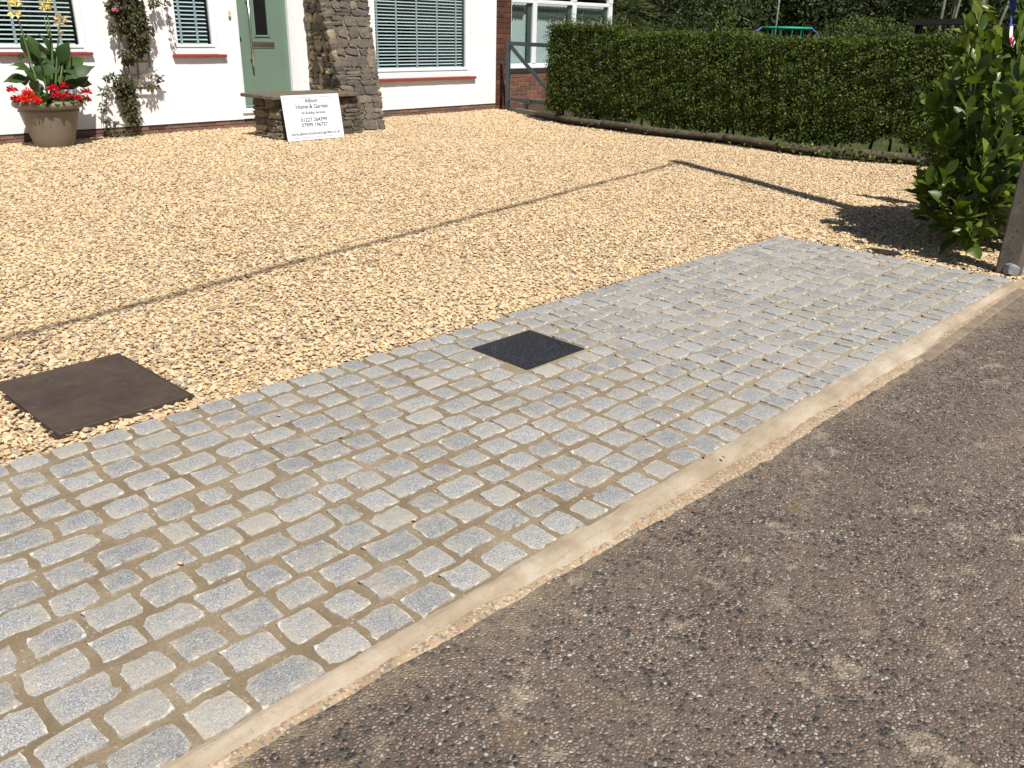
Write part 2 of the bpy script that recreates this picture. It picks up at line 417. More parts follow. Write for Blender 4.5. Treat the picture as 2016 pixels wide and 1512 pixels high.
plain('blind_fabric', (.60,.66,.62), .85, .05, 12)
plain('valance_dark', (.10,.115,.11), .9, .15, 15)  # dark tone for the modelled zigzag shadow and the sash gaps
plain('roof_tile', (.17,.075,.05), .85, .3, 5, .5, 30)
plain('rubble_grey', (.21,.22,.22), .85, .3, 30, .6, 70)
t = NT('old_concrete')
c1 = t.ramp(t.noise(9, 6, .7), [(.3, (.085,.072,.058)), (.6, (.135,.115,.095)), (.8, (.19,.165,.135))])
c1 = t.mix(t.ramp(t.sep(t.voro(110, out='Color'))[0], [(.95, 0.0), (.97, .9)]), c1, (.03,.028,.025))
t.col(c1).rough(.9).spec(.2); t.bump(t.noise(80, 4, .7), .6, .004)
t = NT('rusty_plate')
c1 = t.ramp(t.noise(5, 6, .7), [(.3, (.042,.029,.022)), (.5, (.064,.043,.032)), (.7, (.088,.060,.043))])
c1 = t.mix(t.ramp(t.noise(2.2, 5, .6), [(.5, 0.0), (.7, .55)]), c1, (.088,.07,.042))
sc = t.noise(1, 4, .7, t.mapping(t.pos(), (90, 9, 1), (0, 0, .9)))
c1 = t.mix(t.ramp(sc, [(.60, 0.0), (.72, .6)]), c1, (.17,.14,.12))
c1 = t.mix(t.ramp(t.noise(26, 6, .75), [(.64, 0.0), (.74, .6)]), c1, (.23,.20,.18))
t.col(c1).rough(t.ramp(t.noise(12, 4), [(.3, .45), (.7, .7)])).metal(.25).spec(.35); t.bump(t.noise(70, 5, .7), .4, .003)
t = NT('black_cast')
c1 = t.ramp(t.noise(60, 5, .75), [(.4, (.014,.015,.018)), (.62, (.03,.031,.034)), (.75, (.12,.115,.10))])
t.col(c1).rough(.42).spec(.45); t.bump(t.noise(200, 3), .4, .002)
# glass
def glass(name, tint=(.86,.9,.9), bump=0.0):
    t = NT(name); t.n.remove(t.b)
    tr = t.new('ShaderNodeBsdfTransparent'); tr.inputs[0].default_value = (*tint, 1)
    gl = t.new('ShaderNodeBsdfGlossy'); gl.inputs['Roughness'].default_value = .02
    fr = t.new('ShaderNodeLayerWeight'); fr.inputs[0].default_value = .5
    ff = t.math('MULTIPLY_ADD', t.math('POWER', fr.outputs['Facing'], 4.0), .7, .035)
    mx = t.new('ShaderNodeMixShader'); t.l.new(ff, mx.inputs[0]); t.l.new(tr.outputs[0], mx.inputs[1]); t.l.new(gl.outputs[0], mx.inputs[2])
    t.l.new(mx.outputs[0], t.o.inputs[0])
    if bump:
        bn = t.new('ShaderNodeBump'); bn.inputs['Strength'].default_value = bump; bn.inputs['Distance'].default_value = .01
        t.l.new(t.noise(45, 2), bn.inputs['Height'])
        for n in (gl, fr): t.l.new(bn.outputs[0], n.inputs['Normal'])
    return t.m
glass('window_glass'); glass('pattern_glass', (.85,.9,.9), .7)
t = NT('door_glass'); t.col((.012,.013,.014)).rough(.08).spec(.5)
# leaves
def leaf_mat(name, stops, trans=.25, rough=.45, spec=.4, vein=None, sat=1.0):
    t = NT(name)
    r = t.math('FRACT', t.math('ADD', t.orand(), t.math('MULTIPLY', t.island(), 9.13)))
    c = t.ramp(r, stops)
    c = t.mix(t.ramp(t.noise(1.7, 3), [(.3, .25), (.7, 0.0)]), c, tuple(x*.5 for x in stops[0][1]))
    t.col(c).rough(rough).spec(spec)
    tr = t.new('ShaderNodeBsdfTranslucent'); t.l.new(t.hsv(c, .485, 1.1, 1.5), tr.inputs[0])
    mx = t.new('ShaderNodeMixShader'); mx.inputs[0].default_value = trans
    t.l.new(t.b.outputs[0], mx.inputs[1]); t.l.new(tr.outputs[0], mx.inputs[2]); t.l.new(mx.outputs[0], t.o.inputs[0])
    return t.m
leaf_mat('hedge_leaf', [(0, (.024,.042,.009)), (.4, (.050,.080,.014)), (.75, (.098,.138,.022)), (1, (.19,.225,.04))], .22, .55, .22)
leaf_mat('laurel_leaf', [(0, (.045,.082,.012)), (.5, (.085,.135,.018)), (.85, (.13,.18,.026)), (1, (.20,.24,.04))], .28, .36, .4)
leaf_mat('wood_leaf', [(0, (.018,.030,.010)), (.5, (.035,.055,.016)), (.85, (.065,.085,.024)), (1, (.10,.115,.035))], .2, .6, .25)
leaf_mat('bright_shrub_leaf', [(0, (.045,.07,.016)), (.5, (.085,.115,.028)), (1, (.14,.165,.045))], .25, .6, .25)
leaf_mat('palm_leaf', [(0, (.05,.075,.02)), (.6, (.10,.125,.04)), (1, (.18,.18,.07))], .2, .5, .3)
leaf_mat('vine_leaf', [(0, (.040,.046,.018)), (.5, (.075,.075,.03)), (.85, (.115,.10,.045)), (1, (.15,.11,.06))], .2, .6, .3)
leaf_mat('canna_leaf', [(0, (.022,.050,.014)), (.5, (.035,.072,.018)), (1, (.065,.105,.026))], .15, .5, .25)
leaf_mat('geranium_leaf', [(0, (.04,.075,.018)), (1, (.09,.14,.03))], .2, .6, .3)
leaf_mat('red_petal', [(0, (.50,.006,.018)), (.5, (.66,.012,.03)), (1, (.75,.03,.05))], .25, .6, .2)
leaf_mat('orange_petal', [(0, (.68,.025,.012)), (1, (.80,.07,.02))], .25, .6, .2)
leaf_mat('yellow_petal', [(0, (.72,.60,.14)), (.6, (.80,.72,.28)), (1, (.85,.80,.48))], .25, .6, .2)
leaf_mat('faded_petal', [(0, (.55,.42,.18)), (.6, (.75,.68,.45)), (1, (.30,.15,.07))], .25, .7, .2)
leaf_mat('pink_petal', [(0, (.70,.22,.36)), (1, (.8,.35,.45))], .25, .6, .2)
leaf_mat('dead_leaf', [(0, (.20,.09,.04)), (1, (.38,.19,.07))], .1, .8, .1)
M = MATS

# ------------------------------------------------------------------ the ground
# sett apron frame: u along the rows, v towards the street
RA = math.radians(-1.95)
UO = np.array([2.647, 3.375]); UV = np.array([math.cos(RA), math.sin(RA)]); VV = np.array([math.sin(RA), -math.cos(RA)])
def uv(u, v, z=0.0): p = UO + UV*u + VV*v; return (p[0], p[1], z)

mb = MB(); mb.add([(-400,-400,-.16),(400,-400,-.16),(400,400,-.16),(-400,400,-.16)], [(0,1,2,3)])
tag(mb.build('ground', M['lawn_ground']), kind='structure')
# neighbour's lawn beyond the hedge
mb = MB(); n = 30
mb.add([(12.75,1.0,-.05),(60,1.0,-.05),(60,60,-.05),(14.2,60,-.05),(14.2,13.0,-.05),(13.9,12.9,-.05),(13.1,10.4,-.05)], [(0,1,2,3,4,5,6)])
tag(mb.build('lawn', M['lawn_ground']), kind='structure')
mb = MB(); mb.add([(13.9,10.6,-.045),(24,10.6,-.045),(24,14.5,-.045),(14.0,14.5,-.045)], [(0,1,2,3)]); tag(mb.build('neighbour_path', M['soil']), kind='structure')
# pavement
mb = MB(); mb.add([(-40,-12,-.035),(60,-12,-.035),(60,1.45,-.035),(-40,3.2,-.035)], [(0,1,2,3)])
tag(mb.build('pavement', M['asphalt']), kind='structure')
# gravel bed
mb = MB(); mb.add([(-14,3.0,-.014),(7.05,2.9,-.014),(7.05,1.2,-.014),(9.5,1.0,-.014),(12.5,3.0,-.014),(12.45,5.2,-.014),(12.5,8.3,-.014),(12.75,10.4,-.014),(13.85,13.0,-.014),(13.85,13.3,-.014),(-14,13.3,-.014)], [tuple(range(11))])
tag(mb.build('gravel_drive', M['gravel_bed']), kind='structure')

# ------------------------------------------------------------------ granite sett apron
NROW, PIT = 13, 0.1437
APRON_U0, APRON_V1 = -4.6, NROW*PIT
def u_end(v): return 4.262 + v*0.03
nu, nv = 150, 34
vs = []
for i in range(nu+1):
    for j in range(nv+1):
        v = -0.02 + (APRON_V1+.025)*j/nv; u = APRON_U0 + (u_end(v)+.015-APRON_U0)*i/nu
        z = -.0028 + .0016*math.sin(u*9.1+v*5)*math.sin(v*13+u*2.3) - (.0035 if u > 1.2 else .0035*max(0, (u+.3)/1.5))
        if j in (0,) or i == nu: z = -.03
        vs.append(uv(u, v, z))
fs = [(i*(nv+1)+j, i*(nv+1)+j+1, (i+1)*(nv+1)+j+1, (i+1)*(nv+1)+j) for i in range(nu) for j in range(nv)]
mb = MB(); mb.add(vs, fs)
apron = tag(mb.build('sett_apron', M['joint_mortar'], smooth=True), kind='structure')

def sett_shape(r, nx=7, ny=6):
    """unit sett, outline about 1 x 1, heights in metres"""
    g = np.zeros((nx, ny, 3))
    # wobbly outline
    el = [r.normal(0, .026, 5) for _ in range(4)]
    cr = r.uniform(.0, .05, 4)*(r.random(4) < .7)
    for i in range(nx):
        for j in range(ny):
            a, b = i/(nx-1)*2-1, j/(ny-1)*2-1
            g[i, j] = (a*.5, b*.5, 0)
    h = r.normal(0, .0016, (nx, ny))
    lx, ly = r.normal(0, .0014, 2)
    for i in range(nx):
        for j in range(ny):
            a, b = i/(nx-1)*2-1, j/(ny-1)*2-1
            edge = max(abs(a), abs(b))
            x, y = g[i, j, :2]
            # edge wobble fades to the middle
            k = abs(a)**3; q = abs(b)**3
            x += k*np.interp((b+1)/2, np.linspace(0, 1, 5), el[0 if a < 0 else 1])
            y += q*np.interp((a+1)/2, np.linspace(0, 1, 5), el[2 if b < 0 else 3])
            c = cr[(0 if a < 0 else 1)*2 + (0 if b < 0 else 1)]
            kc = (max(0, abs(a)+abs(b)-1.5)/.5)
            x -= math.copysign(c*kc, a); y -= math.copysign(c*kc, b)
            z = .0040 + h[i, j]*.8 + lx*a + ly*b - .0016*(a*a+b*b)*.5 - (.0026 if edge > .99 else 0)
            g[i, j] = (x, y, z)
    vs = [tuple(p) for p in g.reshape(-1, 3)]
    idx = lambda i, j: i*ny+j
    fs = [(idx(i, j), idx(i+1, j), idx(i+1, j+1), idx(i, j+1)) for i in range(nx-1) for j in range(ny-1)]
    ring = [idx(i, 0) for i in range(nx)] + [idx(nx-1, j) for j in range(1, ny)] + [idx(i, ny-1) for i in range(nx-2, -1, -1)] + [idx(0, j) for j in range(ny-2, 0, -1)]
    b = len(vs)
    m = len(ring)
    for k in ring: vs.append(vs[k])
    for k in ring: p = vs[k]; vs.append((p[0]*1.05, p[1]*1.05, -.03))
    for k in range(m): fs.append((b+k, b+m+k, b+m+(k+1) % m, b+(k+1) % m))
    return vs, fs, [max(abs(i/(nx-1)*2-1), abs(j/(ny-1)*2-1))**3 for i in range(nx) for j in range(ny)] + [1.0]*(2*m)
SETT_SHAPES = [sett_shape(np.random.default_rng(100+k)) for k in range(22)]
SETT_MESH = []
for k, (vs, fs, rim_) in enumerate(SETT_SHAPES):
    me = bpy.data.meshes.new('sett'); me.from_pydata(vs, [], fs); me.attributes.new('rim', 'FLOAT', 'POINT').data.foreach_set('value', rim_); me.materials.append(M['granite'])
    me.polygons.foreach_set('use_smooth', [True]*len(me.polygons)); me.update(); SETT_MESH.append(me)

r = np.random.default_rng(21)
setts = []
for j in range(NROW):
    v = (j+.5)*PIT
    spans = [(APRON_U0+.1, u_end(v))]
    if 2 <= j <= 4: spans = [(APRON_U0+.1, .398), (.897, u_end(v))]
    for (a, b) in spans:
        u = a + (r.uniform(0, .10) if a < 0 else 0)
        while True:
            near = u < .9
            L = float(np.clip(r.normal(.134 if near else .130, .020 if near else .022), .088, .19))
            gap = float(np.clip(r.normal(.028 if near else .014, .006 if near else .004), .008, .045))
            if u+L > b-.045:
                L = b-u
                if L < .05: break
                if L > .22: L = L/2-.008
            D = (.114 if near else .122) + r.normal(0, .005)
            setts.append((u+L/2, v+r.normal(0, .003), L, D, r.normal(0, .018), r.integers(0, 22), r.random() < .5, r.normal(0, .0009) + (0.002 if not near else 0), r.normal(.004, .008) if not near else r.normal(0, .003)))
            u += L+gap
            if u > b-.05: break
# those that show largest become parts of their own
def proj(p):
    d = np.array(p)-np.array([0, 0, CAM_H]); k = d@CF
    return 1008+FPX*(d@CR)/k, 756-FPX*(d@CU)/k, k
info = []
for s_ in setts:
    x, y, k = proj(uv(s_[0], s_[1]))
    vis = k > 0 and -60 < x < 2076 and -60 < y < 1580
    info.append((vis, s_[2]*s_[3]/(k**3) if k > 0 else 0))
order = sorted(range(len(setts)), key=lambda i: (-int(info[i][0]), -info[i][1]))
single = set(order[:300])
rest = MB(); rest_rim = []
for i, (u, v, L, D, rot, k, flip, dz, tilt) in enumerate(setts):
    ang = RA + rot + (math.pi if flip else 0)
    if i in single:
        o = bpy.data.objects.new('sett', SETT_MESH[k]); link(o, apron)
        o.location = uv(u, v, dz); o.rotation_euler = (0, tilt*(-1 if flip else 1), ang); o.scale = (L, D, 1)
    else:
        mt = Matrix.Translation(uv(u, v, dz)) @ Matrix.Rotation(ang, 4, 'Z') @ Matrix.Rotation(tilt*(-1 if flip else 1), 4, 'Y') @ Matrix.Diagonal((L, D, 1, 1))
        vs, fs, rim_ = SETT_SHAPES[k]; rest_rim += rim_
        rest.add([mt @ Vector(p) for p in vs], fs)
o = tag(rest.build('outer_setts', M['granite'], apron, smooth=True), kind='stuff'); o.data.attributes.new('rim', 'FLOAT', 'POINT').data.foreach_set('value', rest_rim)

# ------------------------------------------------------------------ concrete haunch, screed strip, edging
S_PX = [(200,1566),(502.7,1395.5),(614,1333),(694.6,1293),(770.5,1246),(868.8,1194.6),(953.6,1143),(1025,1107.6),(1101,1058.5),(1179,1020.5),(1234.8,991.5),(1376,900),(1456,855),(1563,795),(1690.6,731),(1772,678),(1832.7,646),(1903.7,605),(1957,571),(1996,553.6)]
C_PX = [(300,1550),(476,1447),(569.6,1395.5),(668,1337.5),(721,1315),(802,1275),(882,1230),(976,1177),(1043,1150),(1114,1114),(1186,1074),(1239,1040),(1320,985),(1442,915),(1548.6,855.5),(1612.5,813),(1669,788),(1726,745),(1790,711.7),(1820,695.7),(1864.6,653),(1903.7,630),(1957,589),(2012,556)]
A_PX = [(300,1610),(458,1512),(578.6,1435.7),(721,1351),(891,1257),(1016,1185.7),(1114,1127.7),(1185.7,1087.5),(1300,1025),(1527,898),(1598,848),(1676,798.6),(1726,770),(1832.7,702.8),(1911,653),(1974.7,607),(2016,578.5),(2080,535)]
def line_of(px, z):
    pts = np.array([G(x, y, z) for x, y in px]); o = np.argsort(pts[:, 0]); return pts[o]
Sl, Cl, Al = line_of(S_PX, -.004), line_of(C_PX, -.026), line_of(A_PX, -.035)
X0, X1 = -.3, 6.99
xs = np.concatenate([np.linspace(-12, X0, 30)[:-1], np.linspace(X0, X1, 240)])
def yl(Lp, x):
    y = np.interp(x, Lp[:, 0], Lp[:, 1]); lo = Lp[0]; sl = -.034
    return np.where(x < lo[0], lo[1]+sl*(x-lo[0]), y)
nr = np.random.default_rng(5)
def wob(n, a, k):
    w = nr.normal(0, 1, n+k); return np.convolve(w, np.ones(k)/k, 'valid')[:n]*a*math.sqrt(k)
ys_raw = np.array([uv(0, APRON_V1)[1] + math.tan(RA)*(x-uv(0, APRON_V1)[0]) for x in xs])
yS = np.minimum(yl(Sl, xs)+.012, ys_raw+.012) ; yS = ys_raw+.010+wob(len(xs), .0035, 3)
yC = np.minimum(yl(Cl, xs) + wob(len(xs), .004, 5), yS-.055)
yA = np.minimum(yl(Al, xs) + wob(len(xs), .003, 4), yC-.022)
NC = 6
vs = []
for i, x in enumerate(xs):
    for j in range(NC+1):
        f_ = j/NC; y = yS[i]+(yC[i]-yS[i])*f_
        z = -.003 + .004*math.sin(f_*math.pi) - .022*f_**2.2 + .0015*math.sin(x*7+j)
        if j == NC: z = -.034
        vs.append((x, y, z))
fs = [(i*(NC+1)+j, i*(NC+1)+j+1, (i+1)*(NC+1)+j+1, (i+1)*(NC+1)+j) for i in range(len(xs)-1) for j in range(NC)]
mb = MB(); mb.add(vs, [f[::-1] for f in fs]); tag(mb.build('concrete_haunch', M['trowelled_concrete'], smooth=True), kind='structure')
vs = []
for i, x in enumerate(xs):
    for j in range(4):
        f_ = j/3; y = yC[i]+.012+(yA[i]-yC[i]-.012)*f_
        vs.append((x, y, [-.028, -.027, -.029, -.0365][j]+nr.normal(0, .0012)))
fs = [(i*4+j, (i+1)*4+j, (i+1)*4+j+1, i*4+j+1) for i in range(len(xs)-1) for j in range(3)]
mb = MB(); mb.add(vs, fs); tag(mb.build('screed_strip', M['sand_screed'], smooth=True), kind='structure')
# short length of old kerb edging at the right
e0, e1 = G(1826, 706, -.02), G(2020, 568, -.02)
mb = MB(); d = Vector(e1-e0); d.z = 0; L = d.length
mb.cbox((0, -.035, -.12), (L, .035, .0), .006)
plain('edging_concrete', (.20,.155,.11), .9, .3, 12, .7, 60)
ed = mb.build('kerb_edging', M['edging_concrete']); ed.location = (e0[0], e0[1]+.02, -.026); ed.rotation_euler = (0, 0, math.atan2(d.y, d.x))
tag(ed, 'short worn concrete edging kerb between the pavement and the pale haunch', 'kerb')

# ------------------------------------------------------------------ gravel stones (uncountable: one object, stones instanced on points)
def stone_mesh(k):
    rr = np.random.default_rng(300+k)
    t_ = (1+5**.5)/2
    V = unit(np.array([(-1,t_,0),(1,t_,0),(-1,-t_,0),(1,-t_,0),(0,-1,t_),(0,1,t_),(0,-1,-t_),(0,1,-t_),(t_,0,-1),(t_,0,1),(-t_,0,-1),(-t_,0,1)], float))
    F = [(0,11,5),(0,5,1),(0,1,7),(0,7,10),(0,10,11),(1,5,9),(5,11,4),(11,10,2),(10,7,6),(7,1,8),(3,9,4),(3,4,2),(3,2,6),(3,6,8),(3,8,9),(4,9,5),(2,4,11),(6,2,10),(8,6,7),(9,8,1)]
    V = V*rr.uniform(.72, 1.18, (12, 1))*np.array([1.0, rr.uniform(.62, .9), rr.uniform(.30, .46)])
    me = bpy.data.meshes.new('gravel_stone'); me.from_pydata([tuple(v) for v in V], [], F); me.materials.append(M['gravel_stone']); me.update()
    return me
stone_col = bpy.data.collections.new('gravel_stone_kinds')
for k in range(8):
    o = bpy.data.objects.new('gravel_stone_kind', stone_mesh(k)); stone_col.objects.link(o)
HEDGE_EDGE = np.array([(3.2, 12.45), (3.88, 12.40), (4.75, 12.15), (5.55, 12.04), (6.84, 12.34), (8.28, 12.32), (10.33, 12.59), (12.9, 13.86), (13.3, 13.9)])
def gravel_points():
    P = []
    gr = np.random.default_rng(11)
    def fill(x0, x1, y0, y1, dens):
        n = int((x1-x0)*(y1-y0)*dens); return np.stack([gr.uniform(x0, x1, n), gr.uniform(y0, y1, n)], 1)
    a = np.concatenate([fill(-1.2, 14, 3.2, 6.4, 3300), fill(-1.2, 14, 6.4, 9.4, 2700), fill(-1.2, 14, 9.4, 13.3, 2200), fill(6.85, 9.6, 1.3, 3.3, 3000)])
    x, y = a[:, 0], a[:, 1]
    k = x < np.interp(y, HEDGE_EDGE[:, 0], HEDGE_EDGE[:, 1]) + gr.normal(0, .02, len(x))
    k &= y < WALL_Y-.01
    k &= x > (y-3.4)*.32 - .9                       # left of the view
    u_ = (a-UO)@UV; v_ = (a-UO)@VV
    k &= ~((v_ > -.012 + gr.normal(0, .012, len(x))) & (u_ < u_end(0)+.012) & (v_ < 2.2))
    k &= ~((x > 1.078) & (x < 1.688) & (y > 3.518) & (y < 4.29))
    k &= ~((x < 9.62) & (y < 2.2) & (y < 1.35))
    k &= ~((x > 7.36) & (x < 8.8) & (y > 11.42) & (y < 12.0))
    k &= ~((x > 8.82) & (x < 9.5) & (y > 11.6))
    k &= ~((x > 9.5) & (x < 9.8) & (y > 12.2) & (y < 11))
    k &= ~((x > 7.0) & (x < 7.16) & (y < 1.54))
    a = a[k]; n = len(a)
    z = -.012 + gr.uniform(0, .015, n) + .006*np.sin(a[:, 0]*2.1+a[:, 1]*1.3)*np.sin(a[:, 1]*1.9-a[:, 0]*.8)
    z = np.where(a[:, 1] < 3.75, np.minimum(z, .0), z)
    s = np.clip(gr.lognormal(math.log(.0128), .27, n), .006, .023)*np.where(a[:, 1] > 9.4, 1.18, np.where(a[:, 1] > 6.4, 1.08, 1.0))
    rot = np.stack([gr.normal(0, .30, n), gr.normal(0, .30, n), gr.uniform(0, 6.28, n)], 1)
    scl = np.stack([s, s, s], 1)
    tone = gr.random(n)
    patch = .5+.5*np.sin(a[:, 0]*1.7+np.sin(a[:, 1]*1.1)*2)*np.sin(a[:, 1]*2.3+a[:, 0]*.6)
    tone = np.where(gr.random(n) < .35*patch, tone*.5, tone)
    return np.concatenate([a, z[:, None]], 1), rot, scl, tone, gr.integers(0, 8, n)
def instanced(name, P, rot, scl, tone, idx, coll):
    me = bpy.data.meshes.new(name); n = len(P)
    me.vertices.add(n); me.vertices.foreach_set('co', P.astype(np.float32).ravel())
    for nm, ty, key, arr in (('rot', 'FLOAT_VECTOR', 'vector', rot), ('scl', 'FLOAT_VECTOR', 'vector', scl), ('tone', 'FLOAT', 'value', tone), ('idx', 'INT', 'value', idx)):
        a = me.attributes.new(nm, ty, 'POINT'); a.data.foreach_set(key, np.ascontiguousarray(arr, dtype=np.int32 if ty == 'INT' else np.float32).ravel())
    me.update()
    o = bpy.data.objects.new(name, me); link(o)
    ng = bpy.data.node_groups.new(name, 'GeometryNodeTree')
    ng.interface.new_socket('Geometry', in_out='INPUT', socket_type='NodeSocketGeometry'); ng.interface.new_socket('Geometry', in_out='OUTPUT', socket_type='NodeSocketGeometry')
    N = ng.nodes; Lk = ng.links
    gi = N.new('NodeGroupInput'); go = N.new('NodeGroupOutput'); ip = N.new('GeometryNodeInstanceOnPoints'); ci = N.new('GeometryNodeCollectionInfo')
    ci.inputs['Collection'].default_value = coll; ci.inputs['Separate Children'].default_value = True; ci.inputs['Reset Children'].default_value = True
    ip.inputs['Pick Instance'].default_value = True
    def na(nm, ty):
        x = N.new('GeometryNodeInputNamedAttribute'); x.data_type = ty; x.inputs['Name'].default_value = nm; return x.outputs['Attribute']
    Lk.new(gi.outputs[0], ip.inputs['Points']); Lk.new(ci.outputs[0], ip.inputs['Instance'])
    Lk.new(na('idx', 'INT'), ip.inputs['Instance Index']); Lk.new(na('rot', 'FLOAT_VECTOR'), ip.inputs['Rotation']); Lk.new(na('scl', 'FLOAT_VECTOR'), ip.inputs['Scale'])
    Lk.new(ip.outputs[0], go.inputs[0])
    md = o.modifiers.new('stones', 'NODES'); md.node_group = ng
    return o
tag(instanced('gravel', *gravel_points(), stone_col), 'loose buff and cream gravel covering the drive', 'gravel', kind='stuff')

# ------------------------------------------------------------------ covers in the drive
def manhole():
    e = empty('manhole_cover', (1.38, 3.90, 0), 'large rusty brown steel manhole cover lying in the gravel', 'manhole cover')
    x0, x1, y0, y1 = 1.073, 1.69, 3.512, 4.293
    mb = MB(); w = .008
    for a, b in (((x0, y0), (x1, y0+w)), ((x0, y1-w), (x1, y1)), ((x0, y0+w), (x0+w, y1-w)), ((x1-w, y0+w), (x1, y1-w))):
        mb.box((a[0], a[1], -.06), (b[0], b[1], .004))
    mb.build('frame', M['rusty_plate'], e)
    mb = MB(); mb.cbox((x0+w+.004, y0+w+.004, -.03), (x1-w-.004, y1-w-.004, .008), .003); mb.build('plate', M['rusty_plate'], e)
    for cx, cy in ((x0+.08, (y0+y1)/2), (x1-.08, (y0+y1)/2)):
        mb = MB(); mb.lathe([(.0, .0088), (.014, .0088), (.017, .0085), (.017, .007)], (cx, cy, 0), 12); mb.build('key_hole', M['dark_steel'], e)
manhole()
def chamber():
    e = empty('chamber_cover', (*uv(.647, .4945)[:2], 0), 'square black inspection chamber cover set among the granite setts', 'drain cover', rz=0)
    c = uv(.647, .495); ca, sa = math.cos(RA), math.sin(RA)
    def q(a, b, z): return (c[0]+a*ca+b*sa*1, c[1]+a*sa-b*ca*-1*-1, z)
    def q(a, b, z): return (c[0]+a*ca-b*sa, c[1]+a*sa+b*ca, z)
    w, d = .226, .206
    # frame plate with a round opening
    n = 48; vs = []; R1 = .192
    for k in range(n):
        a = 2*math.pi*k/n; cx, sx = math.cos(a), math.sin(a); s = min(w/abs(cx) if abs(cx) > 1e-6 else 9, d/abs(sx) if abs(sx) > 1e-6 else 9)
        vs += [q(R1*cx, R1*sx, .003), q(cx*s, sx*s, .003), q(R1*cx, R1*sx, -.02), q(cx*s, sx*s, -.03)]
    for sx, sy in ((1,1),(-1,1),(-1,-1),(1,-1)):
        k = round(math.atan2(sy*d, sx*w)/(2*math.pi)*n) % n
        vs[k*4+1] = q(sx*w, sy*d, .003); vs[k*4+3] = q(sx*w, sy*d, -.03)
    fs = []
    for k in range(n):
        a, b = k*4, ((k+1) % n)*4
        fs += [(a, a+1, b+1, b), (a+2, a, b, b+2), (a+1, a+3, b+3, b+1)]
    mb = MB(); mb.add(vs, fs); mb.build('frame', M['black_cast'], e)
    mb = MB(); prof = [(0, .0035), (R1-.010, .0035), (R1-.004, .0015), (R1-.004, -.02)]
    mb.lathe(prof, (c[0], c[1], 0), 48); mb.lathe([(0, -.0005), (R1+.01, -.0005)], (c[0], c[1], 0), 48); lid = mb.build('lid', M['black_cast'], e)
    mb = MB()
    for i in range(-10, 11):
        for j in range(-10, 11):
            a, b = i*.0205, j*.0190
            if abs(a) > w-.012 or abs(b) > d-.012: continue
            rr = math.hypot(a, b)
            if R1-.02 < rr < R1+.008: continue
            dx, dy = (.0075, .0028) if (i+j) % 2 else (.0028, .0075)
            z0 = .0032
            mb.add([q(a-dx, b-dy, z0), q(a+dx, b-dy, z0), q(a+dx, b+dy, z0), q(a-dx, b+dy, z0), q(a-dx*.6, b-dy*.6, z0+.0028), q(a+dx*.6, b-dy*.6, z0+.0028), q(a+dx*.6, b+dy*.6, z0+.0028), q(a-dx*.6, b+dy*.6, z0+.0028)],
                   [(4,5,6,7),(0,1,5,4),(1,2,6,5),(2,3,7,6),(3,0,4,7)])
    tag(mb.build('tread', M['black_cast'], e), kind='stuff')
    for sx, sy in ((1,1),(-1,1),(-1,-1),(1,-1)):
        a, b = sx*(w-.032), sy*(d-.030)
        mb = MB(); p = q(a, b, 0); mb.lathe([(.006, .0065), (.011, .0065), (.012, .004), (.012, .003)], (p[0], p[1], 0), 12); mb.build('screw_cap', M['dark_steel'], e)
chamber()

# ------------------------------------------------------------------ white house
def facade(mb, x0, x1, z0, z1, holes, y, thick, facing=-1):
    """front skin with rectangular openings and their reveals; holes: (xa, xb, za, zb)"""
    X = sorted({x0, x1, *[h[0] for h in holes], *[h[1] for h in holes]}); Z = sorted({z0, z1, *[h[2] for h in holes], *[h[3] for h in holes]})
    inh = lambda cx, cz: any(h[0] < cx < h[1] and h[2] < cz < h[3] for h in holes)
    for i in range(len(X)-1):
        for k in range(len(Z)-1):
            if inh((X[i]+X[i+1])/2, (Z[k]+Z[k+1])/2): continue
            mb.add([(X[i], y, Z[k]), (X[i+1], y, Z[k]), (X[i+1], y, Z[k+1]), (X[i], y, Z[k+1])], [(0, 1, 2, 3)])
            mb.add([(X[i], y+thick, Z[k]), (X[i+1], y+thick, Z[k]), (X[i+1], y+thick, Z[k+1]), (X[i], y+thick, Z[k+1])], [(3, 2, 1, 0)])
    for xa, xb, za, zb in holes + [(x1, x0, z1, z0)]:
        a, b = y, y+thick
        mb.add([(xa,a,za),(xa,b,za),(xa,b,zb),(xa,a,zb)], [(0,1,2,3)]); mb.add([(xb,a,za),(xb,b,za),(xb,b,zb),(xb,a,zb)], [(3,2,1,0)])
        mb.add([(xa,a,za),(xb,a,za),(xb,b,za),(xa,b,za)], [(0,1,2,3)]); mb.add([(xa,a,zb),(xb,a,zb),(xb,b,zb),(xa,b,zb)], [(3,2,1,0)])
house = empty('white_house', (S0+4.0, WALL_Y, 0), 'white rendered house with brick plinth, green front door and white windows', 'house')
Y = WALL_Y
HX0, HX1 = S0-3.2, S0+9.716
WINS = dict(left=(S0-1.0, S0+1.335, 1.185, 2.45), small=(S0+2.645, S0+3.372, 1.195, 2.40), right=(S0+6.45, S0+8.965, .755, 2.45))
DOOR = (S0+3.715, S0+4.985, .125, 2.36)
mb = MB(); facade(mb, HX0, HX1, .125, 5.2, [WINS['left'], WINS['small'], WINS['right'], DOOR], Y, .24)
mb.build('wall', M['white_render'], house)
mb = MB()   # other walls, dark inside of the rooms
mb.box((HX0, Y+7, 0), (HX1, Y+7.24, 5.2)); mb.box((HX0, Y+.242, 0), (HX0+.24, Y+6.998, 5.2)); mb.box((HX1-.24, Y+.242, 0), (HX1, Y+6.998, 5.2))
mb.build('outer_walls', M['white_render'], house)
